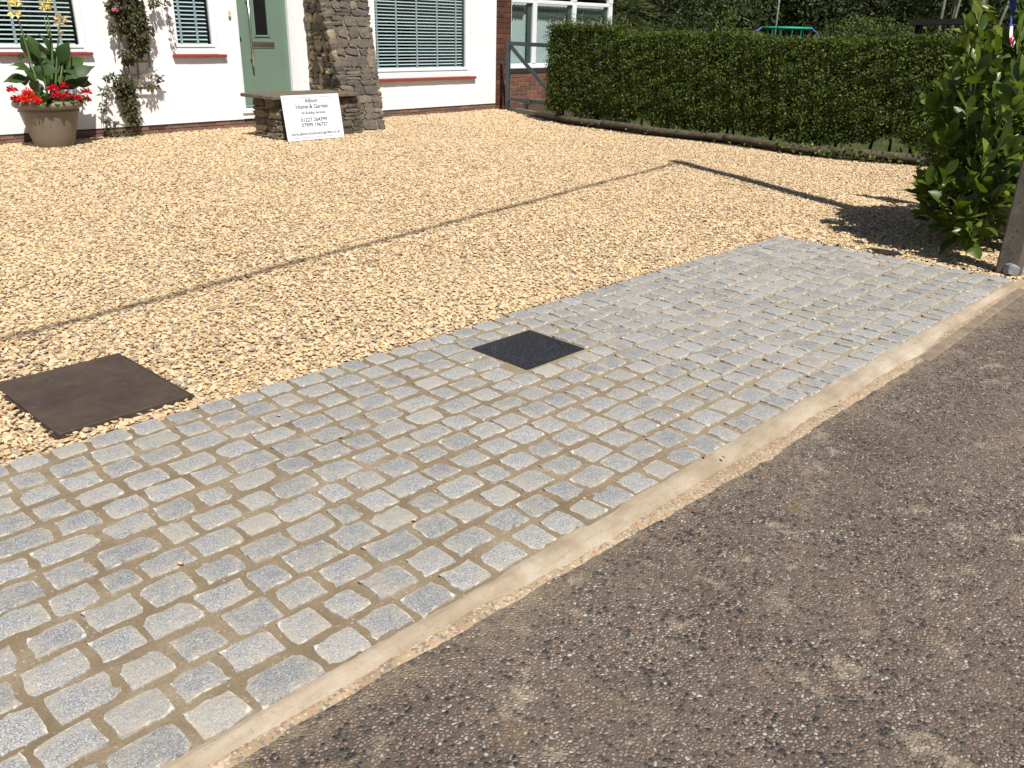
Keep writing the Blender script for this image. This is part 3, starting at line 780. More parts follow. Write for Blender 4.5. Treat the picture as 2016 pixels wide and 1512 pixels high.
mb = MB(); mb.box((HX0+.242, Y+2.2, .0), (HX1-.242, Y+2.3, 5.1)); mb.box((HX0+.242, Y+.26, .01), (HX1-.242, Y+2.19, .05)); mb.box((HX0+.242, Y+.26, 2.6), (HX1-.242, Y+2.19, 2.7))
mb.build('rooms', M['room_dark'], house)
mb = MB()
ym = Y+3.6
mb.add([(HX0-.2, Y-.3, 5.1), (HX1+.1, Y-.3, 5.1), (HX1+.1, ym, 7.9), (HX0-.2, ym, 7.9), (HX0-.2, Y+7.5, 5.1), (HX1+.1, Y+7.5, 5.1), (HX0-.2, Y-.3, 5.22), (HX1+.1, Y-.3, 5.22), (HX1+.1, ym, 8.02), (HX0-.2, ym, 8.02), (HX0-.2, Y+7.5, 5.22), (HX1+.1, Y+7.5, 5.22)],
       [(0,3,2,1),(3,4,5,2),(6,7,8,9),(9,8,11,10),(0,1,7,6),(4,10,11,5),(1,2,8,7),(2,5,11,8),(0,6,9,3),(3,9,10,4)])
mb.build('roof', M['roof_tile'], house)
# plinth: damp course band, mortar and single bricks
pl = MB(); pl.box((HX0, Y+.022, -.1), (HX1-.01, Y+.20, .118)); plinth = pl.build('plinth', M['grey_mortar'], house)
mb = MB(); mb.box((HX0, Y+.004, .106), (HX1-.004, Y+.20, .1245)); mb.build('damp_course', M['damp_course'], house)
def brick_mesh(w, h, d, k):
    rr = np.random.default_rng(900+k); c = .004
    b = MB(); b.cbox((-w/2, -d, -h/2), (w/2, 0, h/2), c)
    b.v = [tuple(np.array(v)+rr.normal(0, .0012, 3)) for v in b.v]
    return b
def brick_meshes(w, h, d, mat, n=5):
    out = []
    for k in range(n):
        b = brick_mesh(w, h, d, k); me = bpy.data.meshes.new('brick'); me.from_pydata(b.v, [], b.f); me.materials.append(mat); me.update(); out.append(me)
    return out
def lay(parent, x0, x1, z0, courses, pitch, face_y, meshes, bl, mort, dep, skip=None, off0=0.0, halfmesh=None):
    rr = np.random.default_rng(int(abs(x0)*100)+courses); base = world_loc(parent)
    for c in range(courses):
        z = z0 + (c+.5)*pitch; x = x0 - (0 if c % 2 == 0 else (bl+mort)/2) + off0
        while x < x1-.02:
            a, b = max(x, x0), min(x+bl, x1)
            if b-a > .035 and not (skip and skip(a, b, z)):
                o = bpy.data.objects.new('brick', meshes[int(rr.integers(0, len(meshes)))]); link(o, parent)
                o.location = Vector(((a+b)/2, face_y + rr.normal(0, .0015)+dep, z)) - base
                o.scale = ((b-a)/bl, 1, 1)
            x += bl+mort
pbm = brick_meshes(.262, .052, .05, M['plinth_brick'])
lay(plinth, HX0+1.6, HX1-.01, -.012, 2, .062, Y+.010, pbm, .262, .012, .05)
# air brick
mb = MB()
ax = onY(308, 240, Y)[0]
for k in range(9):
    mb.box((ax-.13+k*.03, Y+.002, .060), (ax-.13+k*.03+.018, Y+.012, .10))
mb.build('air_brick', M['damp_course'], house)

def window(name, rect, frame_w, slat_z, tapes, pane_mat='window_glass', sill=None, mull=()):
    xa, xb, za, zb = rect
    fy = Y+.035
    mb = MB()
    def bars(x0, x1, z0, z1, w, ya, yb, c=.006):
        mb.cbox((x0, ya, z0), (x0+w, yb, z1), c); mb.cbox((x1-w, ya, z0), (x1, yb, z1), c)
        mb.cbox((x0+w+.0005, ya+.0007, z0), (x1-w-.0005, yb, z0+w), c); mb.cbox((x0+w+.0005, ya+.0007, z1-w), (x1-w-.0005, yb, z1), c)
    ow = frame_w*.45
    bars(xa+.001, xb-.001, za+.001, zb-.001, ow, fy, fy+.07)
    bars(xa+ow+.003, xb-ow-.003, za+ow+.003, zb-ow-.003, frame_w-ow, fy-.012, fy+.055)
    for mx in mull: mb.cbox((mx-.03, fy-.008, za+.002), (mx+.03, fy+.06, zb-.002), .005)
    w = mb.build('window', M['upvc_white'], house)
    ga, gb, gc, gd = xa+frame_w+.004, xb-frame_w-.004, za+frame_w+.004, zb-frame_w-.004
    mb = MB(); mb.box((ga-.008, fy+.02, gc-.008), (gb+.008, fy+.026, gd+.008)); mb.build('pane', M[pane_mat], w)
    # venetian blind
    z = gc+.012; k = 0
    b = MB(); sl = (gb-ga)-.03
    sm = None
    while z < gd:
        if sm is None:
            b = MB(); vs = []; n = 6
            for e_ in (-sl/2, sl/2):
                for i in range(n+1):
                    t_ = i/n-.5; vs.append((e_, t_*.046, .0035*(1-(2*t_)**2) + t_*.020)); 
                for i in range(n+1):
                    t_ = i/n-.5; vs.append((e_, t_*.046, .0035*(1-(2*t_)**2) + t_*.020 - .002))
            m_ = 2*(n+1)
            fs = [(i, i+1, m_+i+1, m_+i) for i in range(n)] + [(n+1+i, m_+n+1+i, m_+n+2+i, n+2+i) for i in range(n)] + [(0, m_, m_+n+1, n+1), (n, 2*n+1, m_+2*n+1, m_+n)]
            b.add(vs, fs); sm = bpy.data.meshes.new('slat'); sm.from_pydata(b.v, [], b.f); sm.materials.append(M['slat_white']); sm.update()
        o = bpy.data.objects.new('slat', sm); link(o, w); o.location = Vector(((ga+gb)/2-.012, fy+.092, z)) - world_loc(w); o.rotation_euler = (random.gauss(.0, .035), random.gauss(0, .0012), 0)
        z += slat_z; k += 1
    for tx in tapes:
        mb = MB(); mb.box((tx-.018, fy+.0615, gc+.0), (tx+.018, fy+.0625, gd)); mb.build('tape', M['blind_tape'], w)
    if sill:
        sx0, sx1, sz0, sz1 = sill
        mb = MB(); nseg = max(3, int((sx1-sx0)/.15)); 
        for k in range(nseg):
            a = sx0+(sx1-sx0)*k/nseg; b_ = sx0+(sx1-sx0)*(k+1)/nseg
            mb.cbox((a+.0012, Y-.062+random.gauss(0, .0012), sz0+random.gauss(0, .001)), (b_-.0012, Y+.06, sz1+random.gauss(0, .001)), .006)
        mb.build('sill', M['sill_red'], w)
        mb = MB(); mb.cbox((xa+.004, Y-.010, sz1+.002), (xb-.004, Y+.033, za+.0), .004); mb.build('frame_base', M['upvc_white'], w)
    return w
wx = lambda px, py: onY(px, py, Y)[0]
window('left', WINS['left'], .075, .0585, [wx(35, 50)-.35, wx(33, 62), wx(116, 25)], sill=(S0-1.1, S0+1.39, 1.128, 1.168))
window('small', WINS['small'], .075, .0585, [wx(360, 45), wx(392, 45)], 'pattern_glass', sill=(S0+2.59, S0+3.482, 1.085, 1.130))
window('right', WINS['right'], .10, .0575, [wx(748, 65)+.01, wx(787, 65), wx(827, 65), wx(867, 65), wx(904, 65)], sill=(S0+6.35, S0+9.085, .632, .682))

# front door
dx0, dx1, dz0, dz1 = S0+3.775, S0+4.705, .292, 2.29
DY = Y+.075
mb = MB()
mb.cbox((DOOR[0]+.001, Y+.012, .292), (dx0-.004, DY+.08, DOOR[3]-.001), .005); mb.cbox((dx1+.004, Y+.012, .292), (dx1+.10, DY+.08, DOOR[3]-.001), .005)
mb.cbox((dx0-.0035, Y+.013, dz1+.003), (dx1+.0035, DY+.08, DOOR[3]-.0015), .005)
mb.build('door_frame', M['upvc_white'], house)
mb = MB(); mb.box((dx1+.1005, Y+.001, .126), (DOOR[1]-.0005, Y+.2, DOOR[3]-.001)); mb.build('door_pilaster', M['white_render'], house)
mb = MB(); mb.cbox((DOOR[0]-.03, Y-.045, .215), (dx1+.098, DY+.06, .290), .008); mb.cbox((DOOR[0]-.012, Y-.02, .128), (dx1+.096, DY+.06, .2145), .006); mb.build('threshold', M['upvc_white'], house)
gx0, gx1, gz0 = S0+4.105, S0+4.335, 1.415
mb = MB(); facade(mb, dx0, dx1, dz0+.004, dz1, [(gx0-.005, gx1+.005, gz0-.005, 2.15)], DY, .05)
door = mb.build('door', M['door_green'], house)
mb = MB(); mb.box((gx0-.01, DY+.022, gz0-.01), (gx1+.01, DY+.028, 2.16)); mb.build('glass', M['door_glass'], door)
mb = MB(); w = .028
for a, b in (((gx0-w, gz0-w), (gx1+w, gz0)), ((gx0-w, 2.15), (gx1+w, 2.15+w))): mb.cbox((a[0], DY-.014, a[1]), (b[0], DY+.02, b[1]), .006)
for a, b in (((gx0-w, gz0+.0005), (gx0, 2.1495)), ((gx1, gz0+.0005), (gx1+w, 2.1495))): mb.cbox((a[0], DY-.0135, a[1]), (b[0], DY+.02, b[1]), .006)
mb.build('moulding', M['door_green'], door)
mb = MB(); mb.cbox((S0+4.025, DY-.014, 1.225), (S0+4.44, DY+.002, 1.318), .006); mb.cbox((S0+4.04, DY-.022, 1.285), (S0+4.425, DY-.0145, 1.312), .003)
mb.build('letterbox', M['steel'], door)
hx = S0+3.972
mb = MB(); mb.tube([(hx, DY-.075, .945), (hx, DY-.075, 2.06)], .0165, 14)
for z in (1.06, 1.92): mb.tube([(hx, DY-.062, z), (hx-.004, DY+.002, z)], .011, 10)
mb.build('handle', M['steel'], door, smooth=True)
mb = MB(); mb.tube([(S0+3.803, DY-.012, 1.355), (S0+3.803, DY+.004, 1.355)], .030, 20); mb.tube([(S0+3.803, DY-.017, 1.365), (S0+3.803, DY-.0122, 1.365)], .012, 14); mb.build('lock', M['dark_steel'], door)
mb = MB(); mb.cbox((dx0+.012, DY-.03, dz0+.006), (dx1-.012, DY-.0005, dz0+.042), .008); mb.build('weather_bar', M['door_green'], door)
# door bell
b_ = onY(451, 28, Y)
bell = empty('door_bell', (b_[0], Y, b_[2]), 'small cream door bell on the white wall beside the green door', 'door bell')
mb = MB(); mb.cbox((b_[0]-.022, Y-.022, b_[2]-.035), (b_[0]+.022, Y+.001, b_[2]+.06), .004); mb.build('casing', M['cream_plastic'], bell)
mb = MB(); mb.cbox((b_[0]-.020, Y-.022, b_[2]-.062), (b_[0]+.020, Y+.001, b_[2]-.0355), .004); mb.build('base_cap', M['grey_plastic'], bell)
mb = MB(); mb.tube([(b_[0], Y-.026, b_[2]+.012), (b_[0], Y-.0215, b_[2]+.012)], .006, 10); mb.build('button', M['grey_plastic'], bell)

# ------------------------------------------------------------------ rubble stonework
def stone_patch(k):
    """unit rubble stone: face in x/z from -.5..+.5, bulging to -y"""
    rr = np.random.default_rng(500+k); n = 4; vs = []
    el = rr.normal(0, .06, (n, n, 2))
    for i in range(n):
        for j in range(n):
            a, b = i/(n-1)*2-1, j/(n-1)*2-1
            x, z = a*.5+el[i, j, 0], b*.5+el[i, j, 1]
            cc = max(0, abs(a)+abs(b)-1.6)*.14; x -= math.copysign(cc, a); z -= math.copysign(cc, b)
            e_ = max(abs(a), abs(b))
            y = -(.85+rr.normal(0, .16)) if e_ < .9 else -(.55+rr.normal(0, .25))
            vs.append((x, y, z))
    idx = lambda i, j: i*n+j
    fs = [(idx(i, j), idx(i+1, j), idx(i+1, j+1), idx(i, j+1)) for i in range(n-1) for j in range(n-1)]
    ring = [idx(i, 0) for i in range(n)] + [idx(n-1, j) for j in range(1, n)] + [idx(i, n-1) for i in range(n-2, -1, -1)] + [idx(0, j) for j in range(n-2, 0, -1)]
    b = len(vs)
    for q in ring: p = vs[q]; vs.append((p[0], 2.2, p[2]))
    for q in range(len(ring)): fs.append((ring[q], b+q, b+(q+1) % len(ring), ring[(q+1) % len(ring)]))
    return vs, fs
STONE = {}
for mn in ('rubble_stone', 'tan_stone'):
    STONE[mn] = []
    for k in range(14):
        vs, fs = stone_patch(k); me = bpy.data.meshes.new('stone'); me.from_pydata(vs, [], [f[::-1] for f in fs]); me.materials.append(M[mn]); me.update(); STONE[mn].append(me)
def rubble(parent, c00, c10, c01, c11, rows, mean_len, matf, seed, prot=.018):
    """stones over the quad c00-c10 (bottom) / c01-c11 (top)"""
    rr = np.random.default_rng(seed); c00, c10, c01, c11 = [np.array(c, float) for c in (c00, c10, c01, c11)]
    P = lambda a, b: (c00*(1-a)+c10*a)*(1-b) + (c01*(1-a)+c11*a)*b
    H = np.linalg.norm(c01-c00); hs = rr.uniform(.6, 1.45, rows); hs = hs/hs.sum(); b = 0; base = world_loc(parent)
    for hrow in hs:
        Wd = np.linalg.norm(P(1, b)-P(0, b)); a = -rr.uniform(0, .4)*mean_len/Wd
        while a < 1:
            L = mean_len*rr.uniform(.5, 1.6)/Wd; a0, a1 = max(a, -.012), min(a+L, 1.012)
            split = rr.random() < .22
            parts = [(b, b+hrow)] if not split else [(b, b+hrow*.48), (b+hrow*.5, b+hrow)]
            if a1-a0 > .25*L:
                for b0, b1 in parts:
                    ctr = P((a0+a1)/2, (b0+b1)/2); ex = P(a1, (b0+b1)/2)-P(a0, (b0+b1)/2); ez = P((a0+a1)/2, b1)-P((a0+a1)/2, b0)
                    lx, lz = np.linalg.norm(ex), np.linalg.norm(ez); ux = ex/lx; uz = ez/lz; nn = np.cross(ux, uz)  # outward = -y local
                    uy = -nn
                    mname = matf((a0+a1)/2, (b0+b1)/2, rr)
                    o = bpy.data.objects.new('stone', STONE[mname][int(rr.integers(0, 14))]); link(o, parent)
                    pr = prot*rr.uniform(.5, 1.5); ro = rr.normal(0, .05)
                    R_ = Matrix(((ux[0], uy[0], uz[0]), (ux[1], uy[1], uz[1]), (ux[2], uy[2], uz[2]))) @ Matrix.Rotation(ro, 3, 'Y')
                    loc = Vector(ctr) - base
                    o.matrix_local = Matrix.Translation(loc) @ R_.to_4x4() @ Matrix.Diagonal((lx*rr.uniform(.88, 1.0), pr, lz*rr.uniform(.84, .98), 1))
            a += L
        b += hrow
# buttress (part of the house): battered, left flank turned to the door
BT = 2.7
bl = lambda z: (8.80+.03*z, 11.62+.36*z)       # front left corner
br = lambda z: (9.46+.155*z, 11.58+.36*z)      # front right corner
mb = MB(); vs = []
for z in (-.05, BT):
    (ax_, ay_), (bx_, by_) = bl(z), br(z)
    vs += [(9.36, Y-.001, z), (ax_+.16, ay_+.014, z), (bx_-.012, by_+.012, z), (bx_+.25, Y-.001, z)]
mb.add(vs, [(0,1,5,4),(1,2,6,5),(2,3,7,6),(4,5,6,7)]); q_ = [pt_ for z in (-.05, BT) for pt_ in ((bl(z)[0]+.014, bl(z)[1]+.014, z), (bl(z)[0]+.17, bl(z)[1]+.0141, z))]; mb.add(q_, [(0,1,3,2)]); butt = mb.build('stone_buttress', [M['stone_mortar']], house)
mb = MB(); vs = []
for i in range(13):
    z = -.05+(BT+.05)*i/12; c_ = bl(z)
    for j in range(9):
        f_ = j/8; vs.append((9.215*(1-f_)+(c_[0]+.016)*f_, (Y-.002)*(1-f_)+(c_[1]+.016)*f_, z))
mb.add(vs, [(i*9+j, i*9+j+1, (i+1)*9+j+1, (i+1)*9+j) for i in range(12) for j in range(8)]); mb.build('flank_mortar', M['tan_mortar'], butt)
pt = lambda f, z: (*f(z), z)
rubble(butt, pt(bl, 0), pt(br, 0), pt(bl, BT), pt(br, BT), 21, .24, lambda a, b, r_: 'rubble_stone', 31, .014)
rubble(butt, (9.2, Y-.01, 0), pt(bl, 0), (9.2, Y-.01, BT), pt(bl, BT), 19, .30, lambda a, b, r_: 'tan_stone' if r_.random() < (1.0-.7*a) else 'rubble_stone', 32, .045)
rubble(butt, pt(br, 0), (9.72, Y-.01, 0), pt(br, BT), (10.1, Y-.01, BT), 20, .30, lambda a, b, r_: 'rubble_stone', 33, .02)

lw = empty('low_stone_wall', (8.05, 11.65, 0), 'low rubble stone wall with thick dark slab coping beside the door', 'stone wall')
LX0, LX1, LY0, LY1, LH = 7.30, 8.80, 11.36, 12.02, .575
mb = MB(); mb.box((LX0+.015, LY0+.015, -.05), (LX1, LY1, LH)); mb.build('core', M['stone_mortar'], lw)
rubble(lw, (LX0, LY0, 0), (LX1, LY0, 0), (LX0, LY0, LH-.005), (LX1, LY0, LH-.005), 6, .30, lambda a, b, r_: 'rubble_stone', 41, .02)
rubble(lw, (LX0, LY1, 0), (LX0, LY0, 0), (LX0, LY1, LH-.005), (LX0, LY0, LH-.005), 6, .30, lambda a, b, r_: 'rubble_stone' if r_.random() < .7 else 'tan_stone', 42, .022)
# coping slab, ragged edges
mb = MB(); out = []; rr = np.random.default_rng(77)
sx0, sx1, sy0, sy1 = 7.15, 8.72, 11.27, 12.12
for (a, b, n_) in (((sx0, sy0), (sx1, sy0), 16), ((sx1, sy0), (sx1, sy1), 8), ((sx1, sy1), (sx0, sy1), 14), ((sx0, sy1), (sx0, sy0), 8)):
    for k in range(n_):
        f_ = k/n_; out.append((a[0]+(b[0]-a[0])*f_+rr.normal(0, .008), a[1]+(b[1]-a[1])*f_+rr.normal(0, .008)))
n_ = len(out); vs = []
for z, ins in ((LH+.003, .012), (LH+.012, 0), (LH+.046, .004), (LH+.052, .014)):
    for x, y in out:
        cx, cy = (sx0+sx1)/2, (sy0+sy1)/2; vs.append((x-np.sign(x-cx)*ins, y-np.sign(y-cy)*ins, z+rr.normal(0, .0015)))
fs = [(k*n_+i, k*n_+(i+1) % n_, (k+1)*n_+(i+1) % n_, (k+1)*n_+i) for k in range(3) for i in range(n_)] + [tuple(range(3*n_, 4*n_)), tuple(range(n_))[::-1]]
mb.add(vs, fs); mb.build('coping_slab', M['coping_slab'], lw)

# ------------------------------------------------------------------ leaning sign board
def text_mesh(body, size, shear=0.0, weight=0.0):
    cu = bpy.data.curves.new('lettering', 'FONT'); cu.body = body; cu.size = size; cu.align_x = 'CENTER'; cu.align_y = 'CENTER'; cu.shear = shear; cu.offset = weight; cu.extrude = .0006; cu.resolution_u = 3
    o = bpy.data.objects.new('lettering', cu); COL.objects.link(o)
    dg = bpy.context.evaluated_depsgraph_get(); me = bpy.data.meshes.new_from_object(o.evaluated_get(dg))
    bpy.data.objects.remove(o); bpy.data.curves.remove(cu)
    return me
BLc, BRc = Vector((7.262, 11.105, .006)), Vector((8.283, 11.118, .006))
lean = .105; SH = .64
tx_ = (BRc-BLc).normalized(); SW = (BRc-BLc).length
sg = empty('sign_board', (BLc+BRc)/2, 'white builder sign board with dark lettering leaning against the low stone wall', 'sign')
sg.rotation_euler = (0, 0, math.atan2(tx_.y, tx_.x))
tilt = math.asin(lean/SH)
def sgchild(me, name, z, y=-.0, mat='sign_ink', sx=1.0):
    o = bpy.data.objects.new(name, me); link(o, sg)
    me.materials.clear(); me.materials.append(M[mat])
    R_ = Matrix.Rotation(-tilt, 4, 'X')
    o.matrix_local = R_ @ Matrix.Translation((0, y, z)) @ Matrix.Rotation(math.pi/2, 4, 'X') @ Matrix.Diagonal((sx, 1, 1, 1))
    return o
b = MB(); b.cbox((-SW/2, 0, 0), (SW/2, .008, SH), .0015); me = bpy.data.meshes.new('panel'); me.from_pydata(b.v, [], b.f); me.update()
o = bpy.data.objects.new('panel', me); link(o, sg); me.materials.append(M['board_white']); o.matrix_local = Matrix.Rotation(-tilt, 4, 'X')
b = MB(); m_, w = .035, .0045
for a, c in (((-SW/2+m_, m_), (SW/2-m_, m_+w)), ((-SW/2+m_, SH-m_-w), (SW/2-m_, SH-m_)), ((-SW/2+m_, m_+w), (-SW/2+m_+w, SH-m_-w)), ((SW/2-m_-w, m_+w), (SW/2-m_, SH-m_-w))):
    b.box((a[0], -.0012, a[1]), (c[0], -.0002, c[1]))
me = bpy.data.meshes.new('border_line'); me.from_pydata(b.v, [], b.f); me.update(); me.materials.append(M['sign_ink'])
o = bpy.data.objects.new('border_line', me); link(o, sg); o.matrix_local = Matrix.Rotation(-tilt, 4, 'X')
for body, z, size, sx, sh in (('Albion', .555, .082, 1.05, 0), ('Home & Garden', .472, .082, 1.05, 0), ('All Building Services', .385, .055, .95, .25), ('01227 264399', .285, .078, 1.05, 0), ('07999 196737', .210, .078, 1.05, 0), ('www.albion-home-and-garden.co.uk', .092, .060, 1.0, 0)):
    sgchild(text_mesh(body, size, sh, .0012 if size > .07 else .0008), 'lettering', z, -.0016, sx=sx)

# ------------------------------------------------------------------ pot with canna and geraniums
PC = (4.60, 12.66, 0)
PZ = 1.10
pot = empty('plant_pot', PC, 'big taupe plastic flower pot with rolled rim by the white wall', 'plant pot')
mb = MB(); mb.lathe([(r_, z_*PZ) for r_, z_ in [(.0, -.01), (.225, -.01), (.238, .01), (.277, .12), (.322, .27), (.355, .40), (.372, .475), (.350, .48), (.34, .44), (0, .44)]], PC, 40)
mb.build('body', M['pot_plastic'], pot, smooth=True)
mb = MB(); mb.lathe([(r_, z_*PZ) for r_, z_ in [(.362, .448), (.400, .456), (.426, .476), (.430, .505), (.418, .530), (.388, .545), (.358, .535), (.350, .460)]], PC, 40); mb.build('rim', M['pot_plastic'], pot, smooth=True)
mb = MB(); mb.lathe([(r_, z_*PZ) for r_, z_ in [(.366, .41), (.374, .412), (.374, .425), (.368, .428)]], PC, 40); mb.build('band', M['pot_plastic'], pot, smooth=True)
mb = MB(); mb.lathe([(r_, z_*PZ) for r_, z_ in [(.0, .47), (.2, .475), (.352, .455)]], PC, 24); mb.build('compost', M['soil'], pot, smooth=True)

def big_leaf(base, tip, w, side, droop=.06, n=7, fold=.18):
    """broad paddle leaf from base to tip"""
    base, tip = np.array(base, float), np.array(tip, float); d = tip-base; L = np.linalg.norm(d); T = d/L
    B = unit(np.cross(T, side)); N = np.cross(B, T)
    prof = [.10, .55, .88, 1.0, .92, .66, .30, .02]
    vs = []
    for k in range(n+1):
        f_ = k/n; c = base+d*f_ + N*(droop*L*math.sin(f_*math.pi)) + np.array([0, 0, -1])*droop*L*f_**2
        hw = w/2*prof[min(k, 7)]
        wv = .02*L*math.sin(f_*9+w*50)
        vs += [c-B*hw+N*(hw*fold+wv), c, c+B*hw+N*(hw*fold-wv)]
    fs = []
    for k in range(n):
        a = k*3; fs += [(a, a+1, a+4, a+3), (a+1, a+2, a+5, a+4)]
    return vs, fs
canna = empty('canna_plant', (PC[0], PC[1], .47), 'tall canna lily with broad green leaves and yellow flowers in the pot', 'plant')
CS = 5.04
rr = np.random.default_rng(15)
def cp(x, y, Yp=12.6): return onY(x/CS, y/CS, Yp)
LEAVES = [(590,620,690,390,130,-.1),(285,560,190,325,110,.05),(390,580,250,310,125,.1),(505,520,378,318,110,.12),(480,540,390,420,90,-.05),(340,735,75,615,85,-.1),(330,715,140,665,60,-.15),
          (270,770,25,800,85,-.05),(640,810,940,630,135,-.05),(660,700,835,555,110,.1),(610,690,765,750,120,-.2),(740,840,880,745,95,-.12),(720,800,915,830,95,.0),(560,790,775,840,165,.05),(400,720,590,690,130,-.12),
          (395,720,378,565,75,-.18),(320,890,385,785,95,-.25),(505,1005,420,930,70,-.3),(560,500,690,640,110,.12),(700,670,685,480,95,.08),(245,570,165,555,55,.1),(470,700,380,560,120,.15),(520,640,470,460,130,.2),(330,640,280,450,110,.15),(620,760,560,560,130,.18),(470,860,420,700,120,.1),(560,880,640,740,120,.12),(360,820,300,680,110,.12),(690,840,650,700,110,.15),(250,850,215,730,80,.05)]
for _ in range(16):
    bx_, by_ = rr.uniform(330, 680), rr.uniform(650, 880); LEAVES.append((bx_, by_, bx_+(bx_-500)*.5+rr.normal(0, 60), by_-rr.uniform(90, 200), rr.uniform(90, 140), rr.uniform(.05, .22)))
for bx, by, tx, ty, w, dy in LEAVES:
    p, q = cp(bx, by, 12.62+dy*.6), cp(tx, ty, 12.6+dy*1.6)
    w_m = w/CS/235*1.75
    mid = np.array([PC[0], PC[1], p[2]]); side = np.array([rr.normal(0, .7), -1.0, .65+rr.normal(0, .6)])
    vs, fs = big_leaf(p, q, w_m, side, rr.uniform(.03, .12), fold=rr.uniform(.1, .28))
    mb = MB(); mb.add(vs, fs); mb.build('leaf', M['canna_leaf'], canna, smooth=True)
    # stalk to the pot
def stalk(pts, r0, r1, mat, parent, name='stem'):
    mb = MB(); n = len(pts); mb.tube(pts, [r0+(r1-r0)*k/(n-1) for k in range(n)], 7); return mb.build(name, mat, parent, smooth=True)
plain('stem_green', (.10,.15,.05), .5, .15, 20)
plain('seed_brown', (.10,.05,.03), .8, .3, 40)
for top, bot in (((465,120), (520,480)), ((170,175), (225,330)), ((598,240), (575,420))):
    a, b = cp(*top, 12.62), cp(*bot, 12.62); stalk([a, (a+b)/2+np.array([.005, 0, 0]), b, np.array([PC[0]+(b[0]-PC[0])*.6, 12.64, .85]), np.array([PC[0]+(b[0]-PC[0])*.35, 12.66, .46])], .007, .017, M['stem_green'], canna)
for k in range(6):
    a = rr.uniform(0, 6.28); stalk([np.array([PC[0]+.12*math.cos(a), PC[1]+.12*math.sin(a), .45]), np.array([PC[0]+.2*math.cos(a), PC[1]+.16*math.sin(a), .8]), np.array([PC[0]+.28*math.cos(a), PC[1]+.2*math.sin(a), 1.05])], .018, .008, M['stem_green'], canna)
stalk([cp(440,170,12.6), cp(470,300,12.6), cp(505,400,12.6)], .006, .014, M['stem_green'], canna)
def bloom(c, rad, n, mat, parent, L, name='flower', flat=1.0, seed=0):
    q = np.random.default_rng(seed); d = unit(q.normal(0, 1, (n, 3))); d[:, 2] = np.abs(d[:, 2])*.8+d[:, 2]*.2
    P = np.array(c)+d*np.array([rad[0], rad[1], rad[2]*1.15])*q.uniform(.35, .95, (n, 1))
    T = unit(d+q.normal(0, .55, (n, 3))); N = unit(d*.8+q.normal(0, .5, (n, 3)))
    V = leaf_quads(P, T, N, L*q.uniform(.7, 1.3, n), L*q.uniform(.6, 1.0, n), .12)
    return quadmesh(name, V, mat, parent, 4, LEAF_F)
for i, (x, y, rx, rz, mt, n) in enumerate(((150,55,50,42,'yellow_petal',34),(150,145,42,30,'yellow_petal',26),(462,10,60,45,'yellow_petal',40),(455,85,62,48,'yellow_petal',42),(600,195,55,32,'faded_petal',34),(600,250,36,40,'faded_petal',16),(590,340,20,26,'faded_petal',10))):
    k = 1/CS/235; c = cp(x, y, 12.62)
    bloom(c, (rx*k*1.6, rx*k*1.2, rz*k*1.5), n, M[mt], canna, .052, seed=60+i)
ger = empty('geranium_plant', (PC[0], PC[1]-.18, .47), 'red geraniums with round leaves spilling over the rim of the pot', 'plant')
HEADS = [(120,905,45,'red_petal',-.12),(150,990,40,'red_petal',-.1),(275,935,48,'orange_petal',-.22),(320,1005,72,'orange_petal',-.32),(525,888,48,'red_petal',-.22),(640,860,40,'red_petal',-.15),(565,965,58,'red_petal',-.33),(650,975,58,'red_petal',-.33),(765,985,38,'red_petal',-.26),(858,925,50,'red_petal',-.12),(850,1000,46,'red_petal',-.05),(380,1020,40,'orange_petal',-.34),(225,985,38,'orange_petal',-.26)]
for i, (x, y, rd, mt, dy) in enumerate(HEADS):
    c = cp(x, y, PC[1]+dy); R_ = rd/CS/235*1.75
    h = bloom(c, (R_, R_*.9, R_*.85), 130, M[mt], ger, .028, 'flower_head', seed=80+i)
    stalk([np.array(c)-np.array([0, 0, .01]), np.array([c[0]*.7+PC[0]*.3, c[1]*.7+PC[1]*.3, c[2]-.06]), np.array([PC[0]+(c[0]-PC[0])*.45, PC[1]+(c[1]-PC[1])*.45, .465])], .003, .004, M['stem_green'], ger)
n = 520; a = rr.uniform(0, 6.28, n); rd = .36*np.sqrt(rr.uniform(.08, 1.15, n))
P = np.stack([PC[0]+rd*np.cos(a), PC[1]+rd*np.sin(a)-.03, .56+rr.uniform(0, .17, n)*(1.15-rd/.42)], 1)
T = unit(np.stack([np.cos(a), np.sin(a), rr.normal(.1, .5, n)], 1)+rr.normal(0, .4, (n, 3))); N = unit(np.stack([np.cos(a)*.5, np.sin(a)*.5-.2, np.ones(n)], 1)+rr.normal(0, .35, (n, 3)))
quadmesh('foliage', leaf_quads(P, T, N, rr.uniform(.05, .085, n), rr.uniform(.05, .085, n), .1), M['geranium_leaf'], ger, 4, LEAF_F)

# ------------------------------------------------------------------ trellis and climbing vine
TY = Y-.055
trl = empty('trellis', (6.2, TY, .55), 'weathered grey wooden trellis fixed to the white wall behind the vine', 'trellis')
def tp(x, y, Yp=TY): return onY(200+x/5.214, y/5.214, Yp)
for (a, b) in (((215,560), (250,830)), ((365,640), (392,890)), ((487,600), (522,890))):
    p, q = tp(*a), tp(*b); d = (p-q)/np.linalg.norm(p-q); top = q+d*2.2
    mb = MB(); mb.bar(q, top, .026, .014, (0, -1, 0)); mb.build('upright', M['wood_grey'], trl)
for (x0, x1, y) in ((190,470,500),(205,510,632),(235,530,772),(262,545,905),(180,440,365),(165,425,230),(150,410,95),(140,400,-40)):
    p, q = tp(x0, y, TY-.016), tp(x1, y-2, TY-.016)
    mb = MB(); mb.bar(p, q, .014, .03, (0, 0, 1)); mb.build('rail', M['wood_grey'], trl)
